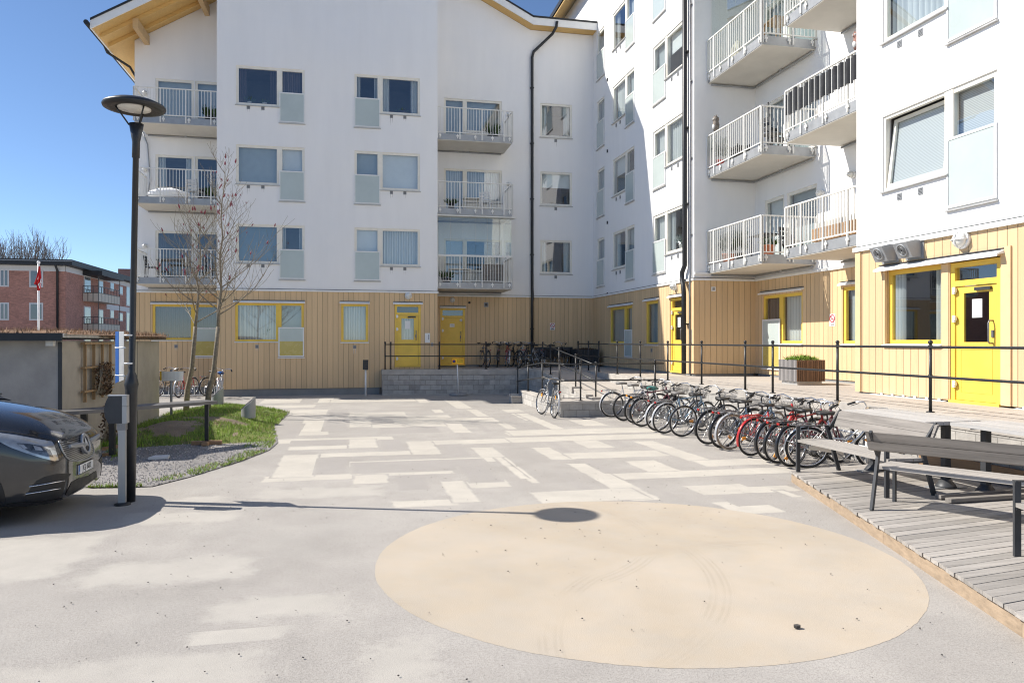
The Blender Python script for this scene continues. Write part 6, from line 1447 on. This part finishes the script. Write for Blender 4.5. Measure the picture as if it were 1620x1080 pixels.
def magnolia(label, basepx, fork, top, spread, seed, nb):
    rnd = random.Random(seed); b = onZ(*basepx, .12); Y = b.y
    t = thing('bare_tree', label, 'tree', b, group='young magnolia trees in the grass'); gT, gC, buds = MB(), MB(), []
    f = onY(*fork, Y); tp = onY(*top, Y+.1)
    mid = b.lerp(f, .5)+Vector((.03, .02, 0)); pts = [b-Vector((0, 0, .1)), b.lerp(f, .25)+Vector((-.02, 0, 0)), mid, b.lerp(f, .8)+Vector((.02, 0, 0)), f]
    gT.tube(pts, [.085, .07, .062, .056, .05], 10)
    n_ = 9; L = [f]
    for i in range(1, n_+1): L.append(f.lerp(tp, i/n_)+Vector((rnd.uniform(-.05, .05), rnd.uniform(-.06, .06), 0))*(1 if i < n_ else 0))
    gT.tube(L, [.042*(1-i/n_*.86) for i in range(n_+1)], 8)
    for k in range(nb):
        u = (k+.4)/nb; u = u**1.15; i = min(n_-1, int(u*n_*.92)); q = L[i].lerp(L[i+1], rnd.random()); az = k*2.399+rnd.uniform(-.3, .3)
        ln = spread*(1-.72*u)*rnd.uniform(.75, 1.1); d = Vector((cos(az), sin(az)*.9, .55+.5*u)).normalized()
        branchy((gT, gC), buds, q, d, ln*.8, .015*(1-.55*u)+.005, 1, 3, rnd, .16, 4)
    buds.append((tp, Vector((0, 0, 1))))
    gT.build('trunk', 'bark', t); gC.build('crown', 'twig', t)
    g = MB()
    for p, d in buds:
        d = (d+Vector((0, 0, .7))).normalized(); s_ = rnd.uniform(.7, 1.35); g.lathe([(.003, 0), (.016*s_, .022*s_), (.018*s_, .05*s_), (.010*s_, .085*s_), (.002, .105*s_)], p, 6, 0, d)
    if g.v: tag(g.build('buds', 'bud', t), kind='stuff')
magnolia('taller of two slim bare trees with dark red buds, nearest the ochre corner', (327, 655), (345, 517), (356, 262), 1.9, 11, 21)
magnolia('shorter of two slim bare trees with dark red buds, nearer the shed', (294, 649), (309, 516), (318, 338), 1.55, 5, 17)
# dried climber on the trellis
def deadplant(label, px, py, w, h, z0, n_, X, Y=None):
    g = MB(); c = onX(px, py, X) if Y is None else onY(px, py, Y); rnd = random.Random(px)
    t = thing('dried_plant', label, 'plant', (c.x, c.y, z0))
    for _ in range(26):
        a = rnd.uniform(-1, 1); g.tube([c+Vector((rnd.uniform(0, .1), a*w*.3, h*.4)), c+Vector((.1, a*w*.5, 0)), c+Vector((.06, a*w*.5+rnd.uniform(-.2, .2), -h*.5))], .006, 4)
    g.build('stems', 'twig', t); g = MB()
    for _ in range(n_):
        a = rnd.random()*6.3; rr = math.sqrt(rnd.random()); p = c+Vector((rnd.uniform(-.02, .16), cos(a)*rr*w*.5, sin(a)*rr*h*.55)); s_ = rnd.uniform(.02, .05)
        e1 = Vector((rnd.uniform(-1, 1), rnd.uniform(-1, 1), rnd.uniform(-1, 1))).normalized(); e2 = e1.orthogonal().normalized(); g.add([p-e1*s_, p+e2*s_*.5, p+e1*s_, p-e2*s_*.5], [(0, 1, 2, 3)])
    g.build('leaves', 'deadleaf', t)
deadplant('brown dried climbing plant hanging on the trellis', 160, 598, .75, .62, 1.0, 420, SX+.14)
deadplant('dried brown plant standing under the dark standing table', 165, 672, .5, .7, 0, 200, SX+.35)
# sign stand with a curved sheet in front of the rear bicycles
b = onZ(271, 664, .0); b = Vector((-4.75, 21.9, 0)) if b.y > 23 else b
t = thing('sign_stand', 'grey sign stand seen from behind with bent metal panel beside the shed', 'sign', b)
g = MB(); g.lathe([(.42, 0), (.43, .04), (.38, .07), (.06, .08)], b, 28); g.build('foot', 'whiteband', t); g = MB(); g.tube([b, b+up*1.32], .03, 10); g.build('post', 'ventgrey', t)
g = MB()
for k in range(8):
    a0, a1 = R(200+k*18), R(218+k*18); q = lambda a: b+Vector((.30*cos(a), .12*sin(a)+.08, 0)); g.prism([q(a0)+up*1.02, q(a1)+up*1.02, q(a1)+up*1.27, q(a0)+up*1.27], (0, .006, 0), 1 if k == 0 else 0)
g.build('panel', ['alu', 'signyellow'], t)
# ------------------------------------------------------------------ red brick block far behind
RX, RY = -24.3, 71.8
rb = thing('brick_building', 'red brick apartment building with white band and black roof edge far behind the shed', 'building', (-40, 85, 0))
fr_, fs_ = Fac('Y', RY), None
g = MB(); g.box(-75, RX, RY, 112, 0, 8.62); g.build('wall', 'redbrick', rb)
g = MB(); g.box(-75, RX+.03, RY-.03, RY, 8.14, 8.62); g.box(RX, RX+.03, RY-.03, 112, 8.14, 8.62); g.box(RX, RX+.03, 82.9, 112, 5.35, 5.85); g.build('band', 'whiteband', rb)
g = MB(); g.box(-75.8, RX+.75, RY-.75, 112.7, 8.64, 9.12); g.build('roof', 'roofblack', rb)
g = MB(); g.box(-75.8, RX+.78, RY-.78, RY-.755, 8.95, 9.02); g.build('gutter', 'ventgrey', rb)
g = MB(); g.tube([(RX-.6, RY-.7, 8.7), (RX-.6, RY-.15, 8.2), (RX-.6, RY-.12, 0)], .10, 8); g.build('drainpipe', 'black', rb)
g = MB(); g.box(-23, -21.6, 104, 105.5, 8.6, 11.2); 
def far_window(fac, u0, u1, z0, z1, mull=0):
    f = MB(); fac.box(f, u0-.12, u1+.12, z0-.12, z1+.12, 0, .05); o = f.build('window', 'whiteband', rb); q = MB()
    if mull: fac.box(q, u0, (u0+u1)/2-.06, z0, z1, .05, .07); fac.box(q, (u0+u1)/2+.06, u1, z0, z1, .05, .07)
    else: fac.box(q, u0, u1, z0, z1, .05, .07)
    q.build('pane', 'vanglass', o)
def ux(px): r = ray(px, 540); return RY/r[1]*r[0]
for k in range(3):
    zz = 6.86-2.87*k
    far_window(fr_, ux(49), ux(66), zz, zz+1.28); far_window(fr_, ux(2), ux(12), zz, zz+1.28, 1); far_window(fr_, ux(-14), ux(-4), zz, zz+1.28); far_window(fr_, ux(-60), ux(-40), zz, zz+1.28)
class FacPX(Fac):
    def p(s, u, z, w=0.): return (s.v+w, u, z)
fs_ = FacPX('X', RX)
def uy(px): r = ray(px, 540); return RX/r[0]*r[1]
for k in range(3):
    zz = 5.9-2.87*k
    far_window(fs_, uy(133), uy(142), zz+.3, zz+2.2); far_window(fs_, uy(156), uy(162), zz+.3, zz+2.1); far_window(fs_, uy(174), uy(179), zz+1.5, zz+2.2); far_window(fs_, uy(188), uy(193), zz+1.3, zz+2.0); far_window(fs_, uy(199.5), uy(204), zz+.2, zz+2.2)
    g = MB(); y0, y1 = uy(131), uy(167); g.box(RX+.03, RX+1.3, y0, y1, zz-.1, zz+.02); b_ = g.build('balcony', 'cream', rb)
    g = MB(); g.box(RX+.03, RX+1.3, y0-.03, y0-.002, zz-.1, zz+.66); g.box(RX+1.302, RX+1.33, y0, y1, zz-.1, zz+.66); g.build('balcony_panel', 'cream', b_)
    g = MB()
    for z in (zz+.68, zz+1.28): g.bar((RX, y0-.02, z), (RX+1.32, y0-.02, z), .06, .06); g.bar((RX+1.32, y0-.02, z), (RX+1.32, y1, z), .06, .06)
    for q in range(8): g.bar((RX+1.32, y0+(y1-y0)*q/7, zz-.1), (RX+1.32, y0+(y1-y0)*q/7, zz+(1.28 if q not in (0, 7) else 2.7)), .05, .05)
    for q in range(3): g.bar((RX+1.32*q/3, y0-.02, zz-.1), (RX+1.32*q/3, y0-.02, zz+1.28), .05, .05)
    g.build('balcony_rail', 'black', b_)
g = MB(); g.box(RX+.03, RX+1.7, uy(130), uy(168), 8.2, 8.63); g.build('canopy', 'roofblack', rb)
g = MB(); g.box(-28, -26.6, 100, 101.4, 9.12, 11.0); g.build('chimney', 'redbrick', rb)
# flag
FY = 45.0
fb = onY(61, 417, FY); t = thing('flag', 'limp red flag with white script on a white pole behind the shed', 'flag', (fb.x, FY, 0))
g = MB(); g.tube([(fb.x, FY, 0), (fb.x, FY, fb.z)], .055, 10); g.ball((fb.x, FY, fb.z+.06), .09, 10, 6); g.build('pole', 'white', t)
rows = [(421, 61.5, 63.2), (430, 59.8, 64.6), (438, 57.6, 65.6), (446, 54.6, 65.8), (449, 53.3, 65.4), (451, 57.6, 65.0), (456, 58.4, 64.2), (459.5, 59.4, 62.6)]
vs = []; m_ = 8
for py, xa, xb in rows:
    for k in range(m_+1): p = onY(lerp(xa, xb, k/m_), py, FY-.12); vs.append((p.x, FY-.10-.09*sin(k*1.9)*(1 if k else 0), p.z))
g = MB(); g.add(vs, [(i*(m_+1)+k, i*(m_+1)+k+1, (i+1)*(m_+1)+k+1, (i+1)*(m_+1)+k) for i in range(len(rows)-1) for k in range(m_)], 0, True); fl = g.build('cloth', 'red', t)
g = MB()
for st2 in (([(65.0, 441), (64.4, 444), (63.4, 447.5), (64.6, 448.0), (65.4, 446)]), ([(61.2, 452), (61.0, 448.5), (62.4, 447.8), (63.6, 450.2), (62.4, 453.5), (62.6, 456)])):
    g.tube([onY(x, y, FY-.215) for x, y in st2], .018, 5)
g.build('script', 'white', fl)
def fartree(label, px, Y, ztop, spread, seed):
    rnd = random.Random(seed); r = ray(px, 540); X = Y/r[1]*r[0]; t = thing('bare_tree', label, 'tree', (X, Y, 0), group='bare trees behind the brick building'); gT, gC = MB(), MB()
    gT.tube([(X, Y, 0), (X+.1, Y, ztop*.45)], [.35, .22], 8)
    for k in range(9):
        az = k*2.4; branchy((gT, gC), None, Vector((X, Y, ztop*(.38+.03*k))), Vector((cos(az)*.6, sin(az)*.6, 1)).normalized(), spread*.75, .12, 1, 4, rnd, .35, 4)
    gT.build('trunk', 'greytwig', t); gC.build('crown', 'greytwig', t)
fartree('wide bare tree showing over the brick building roof, left of the others', 8, 104, 13.6, 4.6, 3); fartree('bare tree showing over the brick building roof between two others', 36, 108, 14.6, 4.8, 8); fartree('bare tree showing over the brick building roof, rightmost of the three', 64, 104, 13.4, 4.6, 21)
# ================================================================== things on the balconies
def zfl(k): return 4.42+ST*k
def chair(label, x, y, z, rot, mat, back=.86, group=None):
    t = thing('balcony_chair', label, 'chair', (x, y, z), (0, 0, R(rot)), group)
    g = MB(); g.box(-.22, .22, -.22, .22, .42, .45); g.build('seat', mat, t, local=True)
    g = MB(); [g.box(-.21, .21, .2+(zz-.5)*.18, .225+(zz-.5)*.18, zz, zz+.10) for zz in (.5, .63, .76)]; g.build('backrest', mat, t, local=True)
    for sx in (-1, 1):
        g = MB(); g.bar((sx*.2, -.2, 0), (sx*.2, -.2, .42), .03, .03); g.build('leg', mat, t, local=True); g = MB(); g.bar((sx*.2, .24, 0), (sx*.2, .22, .45), .03, .03); g.bar((sx*.2, .22, .45), (sx*.2, .29, back), .03, .03); g.build('leg', mat, t, local=True)
    return t
def btable(label, x, y, z, w, d, h, mat):
    t = thing('balcony_table', label, 'table', (x, y, z)); g = MB(); g.box(x-w/2, x+w/2, y-d/2, y+d/2, z+h-.03, z+h); g.build('tabletop', mat, t)
    for sx in (-1, 1):
        for sy in (-1, 1): g = MB(); g.box(x+sx*(w/2-.05)-.015, x+sx*(w/2-.05)+.015, y+sy*(d/2-.05)-.015, y+sy*(d/2-.05)+.015, z, z+h-.03); g.build('leg', mat, t)
def pot(label, x, y, z, r, h, mat, leaf='foliage', ph=.4, n=160):
    t = thing('potted_plant', label, 'plant', (x, y, z)); g = MB(); g.lathe([(r*.72, 0), (r, h*.92), (r*1.08, h*.92), (r*1.08, h), (r*.9, h), (r*.88, h*.9), (.01, h*.88)], (x, y, z), 16); g.build('pot', mat, t); g = MB(); rnd = random.Random(int(x*100+y*10))
    for _ in range(n):
        a = rnd.random()*6.3; q = Vector((x+cos(a)*r*.5, y+sin(a)*r*.5, z+h*.9)); l = Vector((cos(a)*rnd.uniform(.05, .25), sin(a)*rnd.uniform(.05, .25), rnd.uniform(.3, 1)*ph)); s_ = rnd.uniform(.012, .03); d = l.orthogonal().normalized()*s_; g.add([q+l*.4-d, q+l*.4+d, q+l+d*.3, q+l-d*.3], [(0, 1, 2, 3)])
    g.build('foliage', leaf, t)
def bundle(name, label, cat, c, s, mat, n=60, seed=1):
    rnd = random.Random(seed); g = MB(); vs = []; m1, m2 = 12, 8
    for j in range(m2+1):
        for i in range(m1):
            a = 2*pi*i/m1; p = pi*j/m2; k = 1+rnd.uniform(-.12, .12); vs.append((c[0]+s[0]*sin(p)*cos(a)*k, c[1]+s[1]*sin(p)*sin(a)*k, c[2]+max(-.95, cos(p))*s[2]*k+s[2]))
    g.add(vs, [(j*m1+i, j*m1+(i+1) % m1, (j+1)*m1+(i+1) % m1, (j+1)*m1+i) for j in range(m2) for i in range(m1)], 0, True); return mesh_thing(g, name, mat, label, cat)
bundle('covered_furniture', 'crumpled silvery white cover over furniture on the middle left balcony', 'cover', (-6.75, 30.3, zfl(1)), (.75, .4, .22), 'whitecloth')
chair('grey folding chair beside the white cover on the middle left balcony', -5.85, 30.7, zfl(1), 160, 'sill')
pot('small dark plant at the right end of the middle left balcony', -5.2, 30.6, zfl(1), .16, .26, 'char', ph=.4)
btable('black table behind the lowest left balcony rail', -6.6, 30.5, zfl(0), 1.1, .6, .72, 'char'); chair('black chair left of the table on the lowest left balcony', -7.35, 30.6, zfl(0), 90, 'char'); chair('black chair right of the table on the lowest left balcony', -5.7, 30.6, zfl(0), -90, 'char')
pot('dark bushy plant at the right end of the top left balcony', -5.25, 30.3, zfl(2), .2, .25, 'char', ph=.45)
pot('dark spiky plant at the right end of the top balcony by the drainpipe', 5.75, 30.4, zfl(2), .22, .2, 'char', ph=.6, n=120)
chair('white slatted chair on the middle balcony by the drainpipe', 5.55, 30.7, zfl(1), 150, 'white'); btable('pale little table on the middle balcony by the drainpipe', 4.9, 30.7, zfl(1), .7, .5, .6, 'frame'); pot('plant in a dark pot by the left end of the middle balcony near the drainpipe', 4.0, 30.2, zfl(1), .15, .28, 'char', ph=.2)
g = MB(); g.box(5.35, 6.2, 30.3, 30.8, zfl(0), zfl(0)+.78, 0); g.box(5.33, 6.22, 30.28, 30.82, zfl(0)+.782, zfl(0)+.81, 0); mesh_thing(g, 'storage_cabinet', 'benchback', 'dark wooden cabinet inside the glazed balcony', 'cabinet')
btable('pale table inside the glazed balcony', 4.4, 30.6, zfl(0), .9, .55, .62, 'frame'); pot('low dark plants inside the glazed balcony', 3.8, 30.2, zfl(0), .2, .2, 'char', ph=.35)
pot('plant in a terracotta pot at the near corner of the lowest niche balcony', 11.35, 18.75, zfl(0), .17, .3, 'terracotta', ph=.3); pot('leafy plant in a red brown pot at the far end of the lowest niche balcony', 11.3, 20.9, zfl(0), .2, .3, 'terracotta', ph=.75); pot('tall thin plant in the middle of the lowest niche balcony', 11.3, 20.2, zfl(0), .14, .25, 'char', ph=.8)
btable('dark table on the lowest niche balcony', 11.7, 19.5, zfl(0), .6, .8, .7, 'char'); chair('black chair by the near end of the lowest niche balcony', 12.1, 18.8, zfl(0), 20, 'char')
bundle('dark_bag', 'black rubbish bag hanging low on the lowest niche balcony near its corner', 'bag', (11.9, 18.62, zfl(0)), (.2, .12, .3), 'darkfabric', seed=4)
t = thing('outdoor_sofa', 'brown outdoor sofa with pale cushions behind the lowest near balcony rail', 'sofa', (11.7, 15.5, zfl(0))); z = zfl(0)
g = MB(); g.box(11.25, 12.1, 14.1, 16.6, z+.1, z+.42); g.build('base', 'oldwood', t); g = MB(); [g.box(11.3, 12.0, 14.15+.82*k, 14.93+.82*k, z+.43, z+.56) for k in range(3)]; g.build('cushions', 'frame', t); g = MB(); g.box(12.02, 12.2, 14.1, 16.6, z+.43, z+.85); g.build('backrest', 'frame', t)
z = zfl(1)
chair('black high-backed chair at the near end of the middle niche balcony', 11.5, 18.85, z, 100, 'char', 1.25); chair('black chair behind the high-backed one on the middle niche balcony', 12.0, 19.3, z, 10, 'char', 1.1)
g = MB(); [g.box(11.1, 11.5, 20.0, 20.5, z+.02+.11*k, z+.10+.11*k) for k in range(4)]; [g.box(a, a+.03, b_, b_+.03, z, z+.47) for a in (11.1, 11.47) for b_ in (20.0, 20.47)]; mesh_thing(g, 'crate', 'char', 'stack of slatted black crates on the middle niche balcony', 'crate')
pot('climbing plant by the owl on the middle niche balcony', 11.15, 21.15, z, .13, .25, 'bikered', ph=.9, n=90)
bundle('cushion', 'cream cushion leaning on the rail of the top glazed niche balcony', 'cushion', (11.2, 20.3, zfl(2)), (.08, .3, .3), 'cream', seed=9); btable('dark table on the top glazed niche balcony', 11.8, 19.0, zfl(2), .6, .7, .72, 'oldwood')
t = thing('privacy_screen', 'dark grey fabric screen tied inside the near balcony rail', 'screen', (10.93, 15.5, z)); g = MB(); n_ = 40; vs = []
n_ = 150
for i in range(n_+1):
    y = lerp(13.95, 17.16, i/n_); wv_ = 10.89-.045*cos(2*pi*(y-13.87)/.222); i = i*40/150; lowz = z+.42-.26*max(0, (i/n_-.75)/.25)+.015*sin(i*1.3); topz = z+.98-(.0 if i < 30 else .05*sin((i-30)*.9))
    for j in range(5): vs.append((wv_+.006*sin(i*1.7+j*.6), y, lerp(lowz, topz, j/4)))
g.add(vs, [(i*5+j, i*5+j+1, (i+1)*5+j+1, (i+1)*5+j) for i in range(n_) for j in range(4)], 0, True); g.build('fabric', 'darkfabric', t)
g = MB(); [g.tube([(10.9, 14.2+.42*k, z+1.04), (10.93, 14.2+.42*k, z+.97)], .008, 5) for k in range(8)]; g.build('ties', 'char', t)
def owl(label, x, y, z, c1, c2, s=1.0):
    t = thing('owl_figure', label, 'owl figure', (x, y, z)); g = MB()
    g.lathe([(.02, 0), (.07*s, .03*s), (.105*s, .13*s), (.11*s, .22*s), (.09*s, .30*s), (.085*s, .33*s), (.10*s, .38*s), (.095*s, .44*s), (.05*s, .48*s), (.01, .49*s)], (x, y, z), 18)
    for sy in (-1, 1): g.lathe([(.03*s, 0), (.018*s, .05*s), (.002, .09*s)], (x-.02, y+sy*.06*s, z+.45*s), 8)
    bd_ = g.build('body', c1, t); g = MB()
    g.ball((x-.06*s, y, z+.17*s), .085*s, 10, 8, 0, (.7, .9, 1.3)); 
    for sy in (-1, 1): g.ball((x-.085*s, y+sy*.04*s, z+.40*s), .024*s, 8, 6)
    g.build('breast', c2, t); g = MB(); g.lathe([(.016*s, 0), (.002, .05*s)], (x-.09*s, y, z+.37*s), 8, 0, Vector((-.8, 0, -.6))); g.build('beak', 'char', t)
owl('greyish owl figure perched on the far corner of the middle niche balcony rail', 10.9, 20.95, zfl(1)+1.06, M('owl_grey_brown', (.20, .17, .14), .8, var=.5, vs=14), 'flash', .95)
owl('reddish brown owl figure perched on the near balcony rail above the dark screen', 10.9, 14.45, zfl(1)+1.06, M('owl_red_brown', (.26, .13, .10), .8, var=.4, vs=14), 'flash', .85)
# window plants
pot('dark leafy plant in the big yellow ground floor window', -3.15, 29.85, 2.1, .1, .14, 'white', ph=.42, n=40)
pot('dark bowl plant on the sill of the top window next to the projecting corner', 2.0, 29.72, 10.98, .16, .16, 'char', ph=.1, n=40)
pot('pale plant on the sill of the lowest window by the wing drainpipe', 10.6, 22.7, 5.05, .1, .18, 'white', 'frost', .4, 50)
pot('white flower pot, left of two in the top left window', -3.75, 29.72, 10.98, .08, .14, 'white', 'foliage', .2, 40); pot('white flower pot, right of two in the top left window', -3.2, 29.72, 10.98, .08, .14, 'white', 'foliage', .12, 30)
# ================================================================== light, sky, camera
SUN = Vector((-1, .361, .97)).normalized()
ld = bpy.data.lights.new('sun', 'SUN'); ld.energy = 5.0; ld.angle = R(.5); ld.color = (1, .945, .86)
lo = bpy.data.objects.new('sun', ld); COL.objects.link(lo); lo.rotation_euler = (-SUN).to_track_quat('-Z', 'Y').to_euler()
w = bpy.data.worlds.new('World'); scene.world = w; w.use_nodes = True; nt = w.node_tree; bg = nt.nodes['Background']
sk = nd(nt, 'ShaderNodeTexSky', sky_type='NISHITA'); sk.sun_disc = False; sk.sun_elevation = math.asin(SUN.z); sk.sun_rotation = math.atan2(SUN.x, SUN.y)
sk.altitude = 1500; sk.air_density = .85; sk.dust_density = .0; sk.ozone_density = 4.0
nt.links.new(sk.outputs[0], bg.inputs[0]); bg.inputs[1].default_value = .11
cd = bpy.data.cameras.new('camera'); cam = bpy.data.objects.new('camera', cd); COL.objects.link(cam)
cd.sensor_width = 36; cd.lens = 36*FPX/1620; cd.clip_end = 2000; cd.clip_start = .05
cam.location = (0, 0, CAMH); cam.rotation_euler = (R(90), 0, -TH); scene.camera = cam
vs_ = scene.view_settings; vs_.view_transform = 'Standard'; vs_.look = 'None'; vs_.gamma = 1; vs_.exposure = .54
scene.render.resolution_x, scene.render.resolution_y = 1024, 682
scene.cycles.max_bounces = 8; scene.cycles.transparent_max_bounces = 12; scene.cycles.use_denoising = True; scene.cycles.denoising_prefilter = 'ACCURATE'; scene.cycles.filter_width = 1.1
